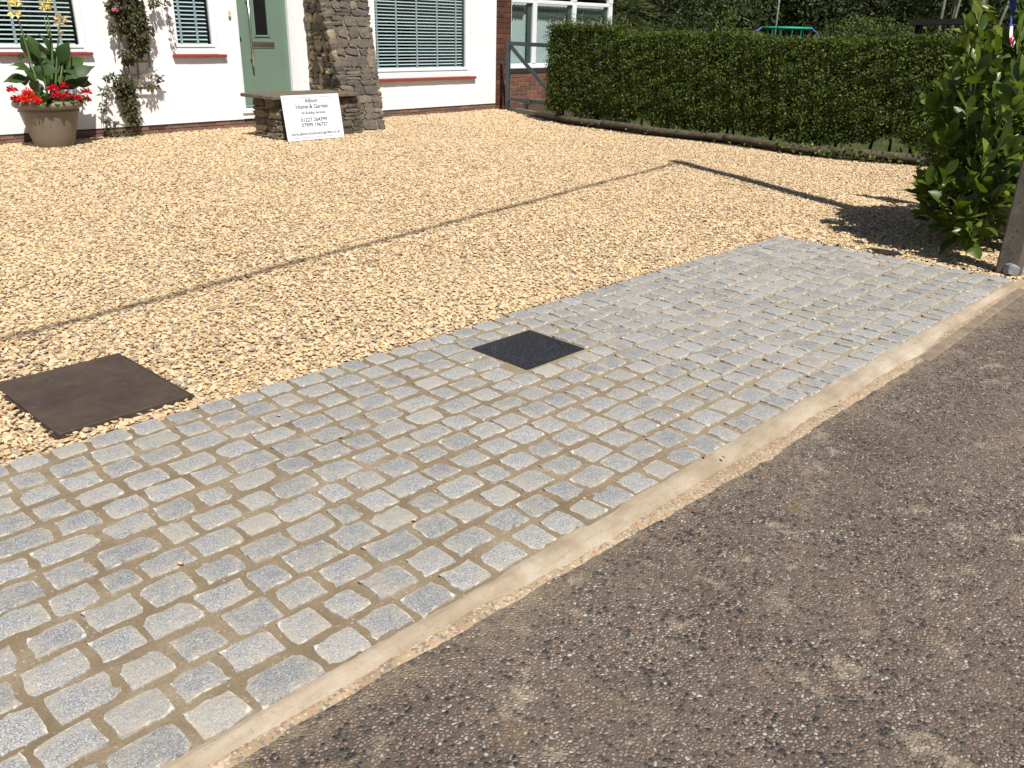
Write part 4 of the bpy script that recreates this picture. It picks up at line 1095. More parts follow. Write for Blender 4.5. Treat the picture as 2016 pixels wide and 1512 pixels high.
vine = empty('climbing_vine', (*tp(300, 1430)[:2], 0), 'climbing vine with brownish leaves and a pink flower on the trellis', 'vine')
rr = np.random.default_rng(25)
stem_pts = [(300,1440),(318,1300),(318,1180),(345,1000),(330,900),(290,790),(270,640),(300,480),(330,300),(300,100),(320,-80)]
P = [tp(x, y, TY-.03) for x, y in stem_pts]; P[0][2] = -.01
stalk(P, .016, .008, M['pale_bark'], vine)
runners = [[(250,765),(150,768),(90,790),(20,770)],[(200,810),(110,800),(60,850),(10,960),(5,1090),(-5,1220),(0,1310)],[(530,770),(590,790),(560,870),(470,890),(380,900)],[(480,640),(530,720),(575,790)],[(470,660),(465,720),(390,760),(350,720)],[(600,-20),(620,60),(690,160),(705,300),(735,380),(790,440)],[(520,640),(560,580)],[(300,1180),(200,1120),(160,1060)]]
for rn in runners: stalk([tp(x, y, TY-.03-.02*(k % 2)) for k, (x, y) in enumerate(rn)], .004, .0025, M['twig'], vine)
# leaf density blobs (crop px): x, y, rx, ry, n
BL = [(230,60,190,110,560),(300,180,160,130,560),(340,300,120,120,430),(380,400,95,100,330),(390,480,95,60,190),(300,560,110,60,150),(270,620,60,40,60),(230,860,105,90,300),(250,960,95,90,230),(290,1060,90,80,190),(290,1160,70,60,110),(330,1240,60,40,46),(90,790,70,50,34),(30,940,40,60,24),(10,1100,30,70,18),(40,1240,30,40,12),(140,1270,50,40,18),(480,890,90,30,44),(580,800,40,50,30),(210,1370,100,45,60),(60,1380,60,40,30),(380,1370,80,30,26),(240,-60,180,60,300),(540,20,60,50,60),(660,30,20,60,14),(700,260,20,90,14),(120,300,50,60,40),(480,320,60,60,60)]
Ps = []
for x, y, rx, ry, n in BL:
    for _ in range(n):
        a = rr.uniform(0, 6.28); q = math.sqrt(rr.random()); z_off = rr.uniform(.0, .20)*(1-q*.6) if n > 100 else rr.uniform(0, .09)
        Ps.append(tp(x+rx*q*math.cos(a), y+ry*q*math.sin(a), TY-.02-z_off))
Ps = np.array(Ps); Ps = Ps[Ps[:, 2] > .03]; n = len(Ps)
T = unit(np.stack([rr.normal(0, .8, n), rr.normal(-.3, .4, n), rr.normal(-.55, .5, n)], 1)); N = unit(np.stack([rr.normal(0, .5, n), rr.normal(-1, .4, n), rr.normal(.5, .5, n)], 1))
quadmesh('foliage', leaf_quads(Ps, T, N, rr.uniform(.045, .085, n), rr.uniform(.024, .042, n), .15), M['vine_leaf'], vine, 4, LEAF_F)
bloom(tp(145, 112, TY-.19), (.035, .03, .03), 22, M['pink_petal'], vine, .035, seed=5)

# ------------------------------------------------------------------ neighbour's brick house
BY = 14.2
nb = empty('brick_house', (16.5, BY, -.05), 'red brick house with white bay window beyond the metal gate', 'house')
pier_x0, pier_x1 = HX1+.004, HX1+.425
mb = MB(); mb.box((pier_x0, Y+.014, -.1), (pier_x1-.01, BY+1.5, 5.2)); pier = mb.build('pier', M['lime_mortar'], nb)
pm = brick_meshes(.262, .088, .06, M['pier_brick'])
for c in range(26):
    z = -.02+(c+.5)*.1015; rr2 = random.Random(c)
    xs_ = [(pier_x0+.004, pier_x0+.262), (pier_x0+.274, pier_x1)] if c % 2 == 0 else [(pier_x0+.004, pier_x1)]
    if c % 4 == 3: xs_ = [(pier_x0+.004, pier_x0+.125), (pier_x0+.137, pier_x1)]
    for a, b in xs_:
        o = bpy.data.objects.new('brick', pm[rr2.randrange(5)]); link(o, pier); o.location = Vector(((a+b)/2, Y+.06, z))-world_loc(pier); o.scale = ((b-a)/.262, 1, 1)
bx0, bx1 = pier_x1-.008, onY(1209, 0, BY)[0]
bz = onY(1050, 134, BY)[2]
mb = MB(); mb.box((bx0, BY+.012, -.3), (bx1-.01, BY+.3, bz-.10)); bayw = mb.build('wall', M['lime_mortar'], nb)
bm = brick_meshes(.285, .082, .05, M['bay_brick'])
lay(bayw, onY(990, 150, BY)[0], onY(1185, 150, BY)[0], -.22, 9, .0955, BY+.004, bm, .285, .013, .05)
mb = MB(); mb.box((bx0, BY-.012, bz-.098), (bx1+.02, BY+.3, bz-.004)); mb.build('sill_course', M['damp_course'], nb)
# bay window
mb = MB(); wt = 2.75; fw = .075; WY = BY+.03
xl, xr_ = onY(1004, 60, BY)[0], bx1
mxs = [onY(1054.5, 60, BY)[0], onY(1133, 30, BY)[0]]
mb.cbox((xl, WY, bz), (xr_, WY+.08, bz+.10), .008); mb.cbox((xl, WY-.03, bz-.003), (xr_, WY-.0005, bz+.035), .006)
tz = onY(1057, 5, BY)[2]
mb.cbox((xl+.0, WY+.001, tz-.02), (xr_, WY+.08, tz+.06), .008); mb.cbox((xl, WY+.001, wt-.1), (xr_, WY+.08, wt), .008)
for x, w in [(xl+.04, .08), *[(m, .14) for m in mxs], (xr_-.08, .16)]: mb.cbox((x-w/2, WY-.008, bz+.1005), (x+w/2, WY+.09, tz-.0205), .008); mb.cbox((x-w/2, WY-.008, tz+.0605), (x+w/2, WY+.09, wt-.1005), .008)
bw = mb.build('bay_window', M['upvc_white'], nb)
ed = [xl+.08, mxs[0]-.07, mxs[0]+.07, mxs[1]-.07, mxs[1]+.07, xr_-.16]
for k in range(3):
    mb = MB(); mb.box((ed[2*k], WY+.03, bz+.10), (ed[2*k+1], WY+.036, tz-.02)); mb.build('pane', M['window_glass'], bw)
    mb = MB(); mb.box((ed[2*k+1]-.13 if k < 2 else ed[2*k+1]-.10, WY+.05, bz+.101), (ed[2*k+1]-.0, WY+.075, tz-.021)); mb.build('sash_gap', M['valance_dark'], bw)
    # vertical blind strips
    x = ed[2*k]+.02; s_ = .125
    while x < ed[2*k+1]-.14:
        mb = MB(); mb.add([(x, WY+.16, bz+.08), (x+s_*1.04, WY+.135, bz+.08), (x+s_*1.04, WY+.135, tz+.02), (x, WY+.16, tz+.02)], [(0,1,2,3)]); mb.build('blind_strip', M['blind_fabric'], bw); x += s_
    # zigzag shadow on the blinds, modelled as a dark strip
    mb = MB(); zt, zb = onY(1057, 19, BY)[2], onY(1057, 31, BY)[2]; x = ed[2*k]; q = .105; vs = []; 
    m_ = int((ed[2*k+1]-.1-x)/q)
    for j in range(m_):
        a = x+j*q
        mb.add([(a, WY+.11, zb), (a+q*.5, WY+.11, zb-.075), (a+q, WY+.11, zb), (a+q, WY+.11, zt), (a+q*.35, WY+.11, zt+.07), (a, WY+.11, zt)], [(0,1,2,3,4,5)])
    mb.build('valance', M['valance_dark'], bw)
mb = MB(); mb.box((bx0, BY+2.0, -.1), (bx1-.05, BY+2.2, 5)); mb.box((bx1-.2, BY+.31, -.1), (bx1, BY+1.99, 5.2)); mb.box((bx0, BY+.02, wt), (bx1, BY+.30, 5.2)); mb.build('upper_walls', M['bay_brick'], nb)
mb = MB(); mb.box((bx0-.1, BY-.3, 5.2), (bx1+.2, BY+7, 5.4)); mb.build('roof', M['roof_tile'], nb)
mb = MB(); mb.tube([(xl-.06, BY-.02, -.05), (xl-.06, BY-.02, 5.1)], .05, 12); mb.build('drain_pipe', M['dark_steel'], nb, smooth=True)

# ------------------------------------------------------------------ gate
gx = 13.86
gate = empty('metal_gate', (gx, 12.89, 0), 'open dark grey metal gate frame with diagonal brace beside the hedge', 'gate')
def gp_(x, y): return onX(x, y, gx)
mb = MB(); p, q = gp_(999, 216), gp_(1006, 72); mb.bar((gx, p[1], .0), (gx, p[1], 1.42), .085, .05, (1, 0, 0)); mb.build('post', M['gate_paint'], gate)
py = p[1]; ey = gp_(1101, 200)[1]
mb = MB(); mb.bar((gx-.002, py-.04, 1.32), (gx-.002, ey-.55, 1.30), .075, .04, (1, 0, 0)); mb.build('top_rail', M['gate_paint'], gate)
mb = MB(); mb.bar((gx-.002, py-.04, .235), (gx-.002, ey, .215), .075, .04, (1, 0, 0)); mb.build('bottom_rail', M['gate_paint'], gate)
mb = MB(); mb.bar((gx+.004, py-.05, 1.27), (gx+.004, ey+.03, .25), .07, .036, (1, 0, 0)); mb.build('brace', M['gate_paint'], gate)
mb = MB(); mb.bar((gx-.004, ey-.03, -.0), (gx-.004, ey-.03, 1.33), .06, .045, (1, 0, 0)); mb.build('end_stile', M['gate_paint'], gate)
pb = gp_(1040, 200)
mb = MB(); mb.cbox((gx-.06, pb[1]-.10, pb[2]-.06), (gx-.024, pb[1]+.10, pb[2]+.06), .006); mb.tube([(gx-.045, pb[1]+.02, pb[2]-.05), (gx-.045, pb[1]+.02, pb[2]-.20)], [.06, .03], 8); mb.build('latch', M['dark_steel'], gate)
mb = MB(); p0 = G(1006, 219); p1 = G(1103, 238); mb.bar((p0[0]+.12, p0[1], .02), (p1[0]+.12, p1[1], .02), .05, .09); 
tag(mb.build('gravel_board', M['wood_grey']), 'thin weathered timber gravel board at the foot of the metal gate', 'board')

# ------------------------------------------------------------------ hedge with log edging
def edgeX(y): return np.interp(y, HEDGE_EDGE[:, 0], HEDGE_EDGE[:, 1])
HFX = lambda y: np.interp(y, [1.0, 4.0, 6.0, 8.0, 10.4], [12.55, 12.42, 12.36, 12.48, 12.70])   # front face of the hedge
hedge = empty('privet_hedge', (12.9, 6.5, -.05), 'long clipped green privet hedge along the gravel drive', 'hedge')
rr = np.random.default_rng(33)
HY0, HY1, HTOP, HTH = 1.2, 10.78, 1.575, .95
def top_z(y): return HTOP + .035*np.sin(y*1.9) + .02*np.sin(y*4.7) + np.where(y > 8.9, .06*np.clip((y-8.9)/.5, 0, 1), 0)
def bot_z(y): return .13 + .06*np.sin(y*3.1) + .05*np.sin(y*7.3+1) + np.where((y > 4.0) & (y < 5.0), .07, 0)
def clumps(y, z): return .022*np.sin(y*5.3+1.7*np.sin(z*4))*np.sin(z*6.1+y*1.3) + .022*np.sin(y*17+z*11)*np.sin(z*15-y*6)
n1 = 78000
y = rr.uniform(HY0, HY1, n1); z = rr.uniform(0, 1, n1); zz_ = bot_z(y)+z*(top_z(y)-bot_z(y))
dep = rr.exponential(.055, n1)
x = HFX(y)+clumps(y, zz_)+dep + .05*np.clip((zz_-1.35)/.25, 0, 1)**2 + np.where(zz_ < .5, rr.uniform(0, .5, n1)*(.5-zz_)*1.2, 0)
y = np.minimum(y, HY1)
A = np.stack([x, y, zz_], 1)
Nn = np.tile([-1., 0, .25], (n1, 1))
n2 = 34000
y = rr.uniform(HY0, HY1, n2); x = HFX(y)+.02+rr.uniform(0, HTH, n2); zz_ = top_z(y)+clumps(y, x)*.7-rr.exponential(.035, n2)-.06*np.clip(1-(x-HFX(y))/.12, 0, 1)**2
Bp = np.stack([x, y, zz_], 1); Nb = np.tile([-.1, 0, 1.], (n2, 1))
n3 = 15000
zz_ = rr.uniform(.2, 1.66, n3); x = HFX(HY1)+rr.uniform(-.03, HTH, n3); y = HY1+.04+clumps(x, zz_)*1.2-rr.exponential(.07, n3)+rr.uniform(0, .16, n3)*(rr.random(n3) < .10)
Cp = np.stack([x, y, zz_], 1); Nc = np.tile([-.2, 1., .2], (n3, 1))
# loose tuft on the far end
n4 = 2600; y = rr.uniform(9.3, HY1+.1, n4); x = HFX(y)+rr.uniform(-.05, .5, n4); zz_ = 1.60+rr.exponential(.055, n4)
Dp = np.stack([x, y, zz_], 1); Nd = np.tile([0, 0, 1.], (n4, 1))
# hollows, and stray shoots sticking out
hol = np.sin(A[:, 1]*6.3+2*np.sin(A[:, 2]*5))*np.sin(A[:, 2]*7.7+1.5*np.sin(A[:, 1]*3.1)) + .5*np.sin(A[:, 1]*19+A[:, 2]*13)
kk = (hol < .75) | (rr.random(len(A)) < .45); A, Nn = A[kk], Nn[kk]
Sp = []
for _ in range(90):
    y0 = rr.uniform(8.6, HY1+.05) if rr.random() < .55 else rr.uniform(3, 8.6); x0 = HFX(y0)+rr.uniform(-.02, .5); z0 = float(top_z(np.array(y0)))-.03; ln = rr.uniform(.06, .19) if y0 > 8.6 else rr.uniform(.04, .10); dx, dy = rr.normal(0, .25, 2)
    for q in np.linspace(0, 1, 11): Sp.append((x0+dx*ln*q, y0+dy*ln*q, z0+ln*q))
for _ in range(26):
    z0 = rr.uniform(.4, 1.55); x0 = HFX(HY1)+rr.uniform(0, .5); ln = rr.uniform(.08, .20)
    for q in np.linspace(0, 1, 11): Sp.append((x0-.1*ln*q, HY1+.04+ln*q*.8, z0+ln*q*.5))
Sp = np.array(Sp)+rr.normal(0, .008, (len(Sp), 3)); Ns = np.tile([0, .2, 1.], (len(Sp), 1))
P = np.concatenate([A, Bp, Cp, Dp, Sp]); N = unit(np.concatenate([Nn, Nb, Nc, Nd, Ns])*.9+rr.normal(0, .55, (len(P), 3)))
T = unit(np.cross(N, unit(rr.normal(0, 1, (len(P), 3))))+np.array([0, 0, .35]))
quadmesh('foliage', leaf_quads(P, T, N, rr.uniform(.030, .052, len(P)), rr.uniform(.018, .028, len(P)), .15), M['hedge_leaf'], hedge, 4, LEAF_F)
# twiggy inside
n5 = 5200; y = rr.uniform(HY0, HY1, n5); x = HFX(y)+rr.uniform(.10, HTH-.05, n5); zz_ = rr.uniform(.05, 1.45, n5)
P = np.stack([x, y, zz_], 1); T = unit(np.stack([rr.normal(0, .35, n5), rr.normal(0, .35, n5), np.ones(n5)], 1)); N = unit(rr.normal(0, 1, (n5, 3)))
quadmesh('twigs', leaf_quads(P, T, N, rr.uniform(.15, .4, n5), rr.uniform(.006, .014, n5)), M['twig'], hedge, 4, LEAF_F)
n6 = 42000; y = rr.uniform(HY0, HY1-.05, n6); x = HFX(y)+rr.uniform(.10, HTH-.1, n6); zz_ = bot_z(y)+.08+rr.uniform(0, 1, n6)*(1.48-bot_z(y))
P = np.stack([x, y, zz_], 1); N = unit(rr.normal(0, 1, (n6, 3))); T = unit(np.cross(N, rr.normal(0, 1, (n6, 3))))
quadmesh('inner_foliage', leaf_quads(P, T, N, rr.uniform(.05, .09, n6), rr.uniform(.03, .05, n6), .1), M['hedge_leaf'], hedge, 4, LEAF_F)
for k, y in enumerate(np.arange(HY0+.2, HY1, .31)):
    y = y+rr.normal(0, .06); x = HFX(y)+.42+rr.normal(0, .08)
    stalk([(x, y, -.06), (x+rr.normal(0, .02), y+rr.normal(0, .03), .25), (x+rr.normal(0, .06), y+rr.normal(0, .08), .75)], .026+.008*rr.random(), .012, M['bark'], hedge)
# fallen log / half round edging timbers
def jx(px): return G(px, np.interp(px, [1106,1273,1426,1562,1675,1815], [241,265,282,302,313,325]))[1]
cuts = [10.75, jx(1190), jx(1427), jx(1640), 3.5]
LBL = ['split log edging timber under the end of the hedge by the gate', 'mossy split log edging timber under the middle of the hedge', 'grey split log edging timber under the hedge with ivy', 'dark split log edging timber under the hedge behind the laurel']
for k in range(4):
    a, b = cuts[k], cuts[k+1]; n_ = 14; pts = []
    for j in range(n_+1):
        yy = a-.012+(b+.012-a+.012)*j/n_; pts.append((edgeX(yy)+.14+.006*math.sin(yy*5+k), yy, .085+.008*math.sin(yy*3)))
    mb = MB(); mb.tube(pts, [.062+.004*math.sin(j*1.3+k) for j in range(n_+1)], 12); o = mb.build('edging_log', M['log_wood'], smooth=True, origin=(pts[7][0], pts[7][1], 0))
    tag(o, LBL[k], 'log')
mb = MB(); vs = []
for yy in np.linspace(2.2, 12.6, 40): vs += [(edgeX(yy)-.015, yy, -.016), (edgeX(yy)-.005, yy, .004), (edgeX(yy)+.4, yy, .012), (edgeX(yy)+.9, yy, -.04)]
mb.add(vs, [(i*4+j, (i+1)*4+j, (i+1)*4+j+1, i*4+j+1) for i in range(39) for j in range(3)]); tag(mb.build('hedge_soil', M['soil'], smooth=True), kind='structure')
# ivy and weeds along the log
n = 420; y = np.concatenate([rr.uniform(3.4, 5.9, 360), rr.uniform(5.9, 10.4, 60)]); x = edgeX(y)+rr.uniform(-.02, .16, n); z = rr.uniform(.02, .17, n)
P = np.stack([x, y, z], 1); N = unit(np.tile([-.8, -.2, .7], (n, 1))+rr.normal(0, .4, (n, 3))); T = unit(rr.normal(0, 1, (n, 3)))
o = quadmesh('ivy_weeds', leaf_quads(P, T, N, rr.uniform(.035, .07, n), rr.uniform(.03, .055, n), .1), M['hedge_leaf'], None, 4, LEAF_F); tag(o, 'straggling ivy and weeds growing over the log edging', 'ivy', kind='stuff')

# ------------------------------------------------------------------ laurel
lau = empty('laurel_bush', (8.15, 2.12, 0), 'laurel bush with large glossy green leaves beside the concrete post', 'bush')
rr = np.random.default_rng(44)
def laurel_leaf(k):
    q = np.random.default_rng(700+k); n = 7; w = .225+.035*q.random(); vs = []
    prof = [.10, .48, .78, .96, 1.0, .90, .58, .06]
    curl = q.uniform(-.10, .16); tw = q.uniform(-.25, .25)
    for j in range(n+1):
        f_ = j/n; hw = w*prof[j]; zc = .10*math.sin(f_*math.pi)*curl*4 - curl*f_**2
        wv = .012*math.sin(j*2.1+k)
        vs += [(-hw, f_, zc+hw*.32+tw*hw*f_+wv), (0, f_, zc), (hw, f_, zc+hw*.32-tw*hw*f_-wv)]
    fs = []
    for j in range(n):
        a = j*3; fs += [(a, a+1, a+4, a+3), (a+1, a+2, a+5, a+4)]
    return vs, fs
LSH = [laurel_leaf(k) for k in range(6)]
LME = []
for vs, fs in LSH:
    me = bpy.data.meshes.new('leaf'); me.from_pydata(vs, [], fs); me.materials.append(M['laurel_leaf']); me.polygons.foreach_set('use_smooth', [True]*len(me.polygons)); me.update(); LME.append(me)
shoots = []
# shoots seen in the photograph: tip pixel, base pixel, distance offset
TIPS = [(1925,8,1928,85,0),(1905,40,1912,110,.1),(1900,70,1915,150,-.1),(1962,85,1955,140,.15),(2012,40,2006,110,0),(1925,95,1920,170,-.15),(1950,110,1938,190,0),(1985,165,1975,225,.05),(2012,130,2002,200,-.1),
        (1870,125,1880,190,0),(1850,160,1865,220,-.05),(1835,190,1860,240,0),(1845,215,1875,250,.1),(1900,190,1905,250,-.2),(1940,215,1930,265,.0),(1960,180,1962,240,-.15),(2000,190,1990,245,-.2),(1870,255,1865,300,-.1),(1850,270,1870,310,0),
        (1915,255,1905,300,-.1),(1940,245,1920,300,-.2),(1990,265,1975,310,-.15),(1990,290,1975,330,-.2),(1945,300,1930,345,-.25),(1865,330,1850,375,-.2),(1820,340,1838,385,0),(1800,375,1840,395,0),(1825,360,1845,390,-.1),(1810,405,1845,410,.05),(1860,395,1880,420,-.2),
        (1915,345,1895,390,-.2),(1940,350,1925,395,-.25),(1980,340,1960,380,-.3),(1995,335,1965,375,-.2),(1970,395,1945,400,-.3),(1985,420,1955,410,-.3),(1895,400,1880,440,-.3),(1915,410,1890,440,-.3),(1895,455,1915,470,-.4),(1905,480,1910,470,-.4),(1925,490,1908,470,-.4),(1840,440,1870,450,-.1),(1860,470,1880,470,-.1),(1950,440,1930,450,-.2),(1880,355,1890,390,-.05),(1885,300,1890,340,0),(1960,330,1950,370,0),(1880,215,1890,270,.1)]
for tx, ty, bx, by, dd in TIPS:
    D = 7.62+dd*1.1-.75*max(0, (tx-1955)/60)*(1 if ty < 260 else 0); shoots.append((atD(bx, by, D+.10), atD(tx, ty, D)))
# the rest of the bush: behind and outside the view
for _ in range(75):
    a = rr.uniform(0, 6.28); q = math.sqrt(rr.random()); zt = rr.uniform(.15, 1.95); R_ = .72*math.sqrt(max(.1, 1-((zt-.85)/1.25)**2))
    cx, cy = 8.40+R_*q*math.cos(a)*1.15, 1.85+R_*q*math.sin(a)
    if (cx-7.0)*.96-(cy-1.5)*.1 < .25 or zt < .05: continue
    b = np.array([8.3+(cx-8.3)*.6, 1.95+(cy-1.95)*.6, zt-.18]); shoots.append((b, np.array([cx, cy, zt])))
leaves = []
for b, t_ in shoots:
    d = t_-b; L = np.linalg.norm(d); dn = d/L; t1 = t_-dn*.10
    if L < .18: b = t_-dn*.26; d = t_-b
    e1 = unit(np.cross(dn, [.3, .5, .8])); e2 = np.cross(dn, e1); ph = rr.uniform(0, 6.28)
    nl = rr.integers(5, 9)
    for k in range(nl):
        f_ = (k+.5)/nl; ph += 2.4+rr.normal(0, .25); side = e1*math.cos(ph)+e2*math.sin(ph)
        spread = 1.15-.75*f_
        dirv = unit(dn*(1-spread*.45)+side*spread*.9+np.array([0, 0, .18])); p = b+d*f_*.72
        leaves.append((p, dirv, unit(-side*.35+np.array([-.45, -.45, .75])+dn*.3+rr.normal(0, .42, 3)), float(np.clip(rr.normal(.15, .035), .06, .21)), int(rr.integers(0, 6))))
for b, t_ in shoots:
    root = np.array([8.15+(b[0]-8.15)*.15, 2.1+(b[1]-2.1)*.15, min(.25, b[2]*.4)])
    mid = root*.45+b*.55+np.array([0, 0, .05])
    if _ is not None: stalk([root, mid, b, b+(t_-b)*.8], .010, .0035, M['stem_green'] if t_[2] > .6 else M['twig'], lau)
def leaf_mat4(p, d, nrm, L):
    d = Vector(d); nrm = Vector(nrm); x = d.cross(nrm).normalized(); z_ = x.cross(d).normalized()
    return Matrix(((x[0]*L, d[0]*L, z_[0]*L, p[0]), (x[1]*L, d[1]*L, z_[1]*L, p[1]), (x[2]*L, d[2]*L, z_[2]*L, p[2]), (0, 0, 0, 1)))
def vis(p):
    x, y, k = proj(p); return k > 0 and -10 < x < 2026 and -10 < y < 1520
def in_gap(p):
    x, y, k = proj(p); return 1972 < x < 2006 and y < 98
leaves = [l for l in leaves if not in_gap(l[0]+l[1]*l[3]*.6) and l[0][2]+l[1][2]*l[3] > .02 and not (6.9 < (l[0]+l[1]*l[3])[0] < 7.2 and (l[0]+l[1]*l[3])[1] < 1.6)]
ordr = sorted(range(len(leaves)), key=lambda i: (not vis(leaves[i][0]), np.linalg.norm(leaves[i][0][:2])))
big = set(ordr[:300]); rest = MB(); lw_ = Vector(world_loc(lau))
for i, (p, d, nrm, L, k) in enumerate(leaves):
    m4 = leaf_mat4(p, d, nrm, L)
    if i in big:
        o = bpy.data.objects.new('leaf', LME[k]); link(o, lau); o.matrix_local = Matrix.Translation(-lw_) @ m4
    else: rest.add([m4 @ Vector(v) for v in LSH[k][0]], LSH[k][1])
# dense dark inner foliage
for _ in range(1700):
    a = rr.uniform(0, 6.28); q = rr.random()**.5; z = rr.uniform(.10, 1.85); R_ = .52*math.sqrt(max(.15, 1-((z-.8)/1.2)**2)); p = np.array([8.12+R_*q*math.cos(a)*1.15, 1.98+R_*q*math.sin(a), z])
    if p[0] < 7.35 and p[1] < 1.75: continue
    if in_gap(p) or in_gap(p+np.array([0, 0, .1])): continue
    d = unit(np.array([math.cos(a), math.sin(a), rr.normal(.2, .5)])+rr.normal(0, .4, 3)); k = int(rr.integers(0, 6)); m4 = leaf_mat4(p, d, unit(rr.normal(0, .5, 3)+np.array([0, 0, 1.])), float(rr.uniform(.10, .15)))
    rest.add([m4 @ Vector(v) for v in LSH[k][0]], LSH[k][1])
for _ in range(520):
    a = rr.uniform(0, 6.28); q = rr.random()**.5; z = rr.uniform(.25, 1.6); p = np.array([7.62+.30*q*math.cos(a), 1.98+.30*q*math.sin(a), z])
    if in_gap(p) or in_gap(p+np.array([0, 0, .1])): continue
    d = unit(np.array([math.cos(a), math.sin(a), rr.normal(.2, .5)])+rr.normal(0, .4, 3)); k = int(rr.integers(0, 6)); m4 = leaf_mat4(p, d, unit(rr.normal(0, .5, 3)+np.array([0, 0, 1.])), float(rr.uniform(.10, .16)))
    rest.add([m4 @ Vector(v) for v in LSH[k][0]], LSH[k][1])
tag(rest.build('inner_leaves', M['laurel_leaf'], lau, smooth=True), kind='stuff')
for k in range(7):
    a = k*.9; stalk([(8.15+.06*math.cos(a), 2.1+.06*math.sin(a), -.02), (8.15+.16*math.cos(a), 2.1+.16*math.sin(a), .35), (8.2+.3*math.cos(a), 2.1+.3*math.sin(a), .9), (8.25+.34*math.cos(a), 2.1+.34*math.sin(a), 1.4)], .022, .008, M['bark'], lau)

# ------------------------------------------------------------------ concrete post, rubble, telegraph pole, cable, flag
mb = MB(); mb.cbox((7.0, 1.375, -.2), (7.15, 1.53, 1.12), .012); o = mb.build('concrete_post', M['old_concrete'], origin=(7.075, 1.45, 0)); tag(o, 'square weathered concrete post at the corner of the sett apron', 'post')
c = G(1987, 538); rr = np.random.default_rng(3); b = MB(); b.cbox((-.055, -.04, 0), (.055, .04, .085), .012); b.v = [tuple(np.array(v)+rr.normal(0, .006, 3)) for v in b.v]
o = b.build('stone_chunk', M['rubble_grey']); o.location = (c[0]-.045, c[1]-.005, .004); o.rotation_euler = (.08, -.12, .6); tag(o, 'broken lump of grey granite at the foot of the concrete post', 'stone')
PX, PYY, PH = 7.70, 1.21, 8.7
tp_e = empty('telegraph_pole', (PX, PYY, 0), 'tall round wooden telegraph pole standing beside the concrete post and laurel', 'pole')
mb = MB(); mb.tube([(PX, PYY, -.3), (PX, PYY, 3), (PX, PYY, PH)], [.125, .115, .095], 16); mb.build('shaft', M['pole_wood'], tp_e, smooth=True)
mb = MB(); mb.box((PX-.06, PYY-.14, PH-.35), (PX+.06, PYY-.09, PH-.1)); mb.build('bracket', M['dark_steel'], tp_e)
mb = MB(); pts = []
e = np.array([PX-8.68*4, PYY-1.15*4, 8.6])
for k in range(41):
    f_ = k/40; pts.append((PX+(e[0]-PX)*f_, PYY+(e[1]-PYY)*f_, PH-.12-.35*4*f_*(1-f_)))
mb.tube(pts, .028, 8); o = mb.build('overhead_cable', M['cable_black'], smooth=True, origin=(PX, PYY, PH-.12)); tag(o, 'thick black overhead cable running from the top of the telegraph pole', 'cable')
# flag
t = NT('flag_cloth'); a_ = t.new('ShaderNodeVertexColor', layer_name='print').outputs[0]; t.col(a_).rough(.7)
fl = empty('flag', atD(2012, 40, 9.2), 'blue, white and red flag hanging behind the laurel bush', 'flag')
n_, m_ = 18, 22; vs = []; fs = []; cols = []
for i in range(n_+1):
    for j in range(m_+1):
        a, b = i/n_, j/m_
        # hoist at the right, hanging to a point at lower left
        tlx = 2090+(1981-2090)*a*(1-.10*b) + 3*math.sin(b*9+a*3); tly = -70+ (90+70)*b + 6*a - 30*(1-a)*b
        vs.append(atD(tlx, tly, 9.2+.05*math.sin(a*14+b*3)))
for i in range(n_):
    for j in range(m_):
        fs.append((i*(m_+1)+j, (i+1)*(m_+1)+j, (i+1)*(m_+1)+j+1, i*(m_+1)+j+1)); a, b = (i+.5)/n_, (j+.5)/m_
        d = abs((1-a)*1.6-(1-b)*.75+.02)
        cols.append((.5, .015, .03) if d < .04 or (a > .975 and b > .75) else (.8, .8, .82) if d < .15 else (.07, .095, .42))
mb = MB(); mb.add(vs, fs); o = mb.build('cloth', M['flag_cloth'], fl, smooth=True); me = o.data; ca = me.color_attributes.new('print', 'FLOAT_COLOR', 'CORNER')
for p in me.polygons:
    for li in p.loop_indices: ca.data[li].color = (*cols[p.index], 1)
mb = MB(); a, b = atD(2094, -90, 9.2), atD(2080, 120, 9.2); b2 = np.array([PX, PYY, a[2]-.4]); mb.tube([b2, a], .012, 8); mb.build('stick', M['wood_grey'], fl)

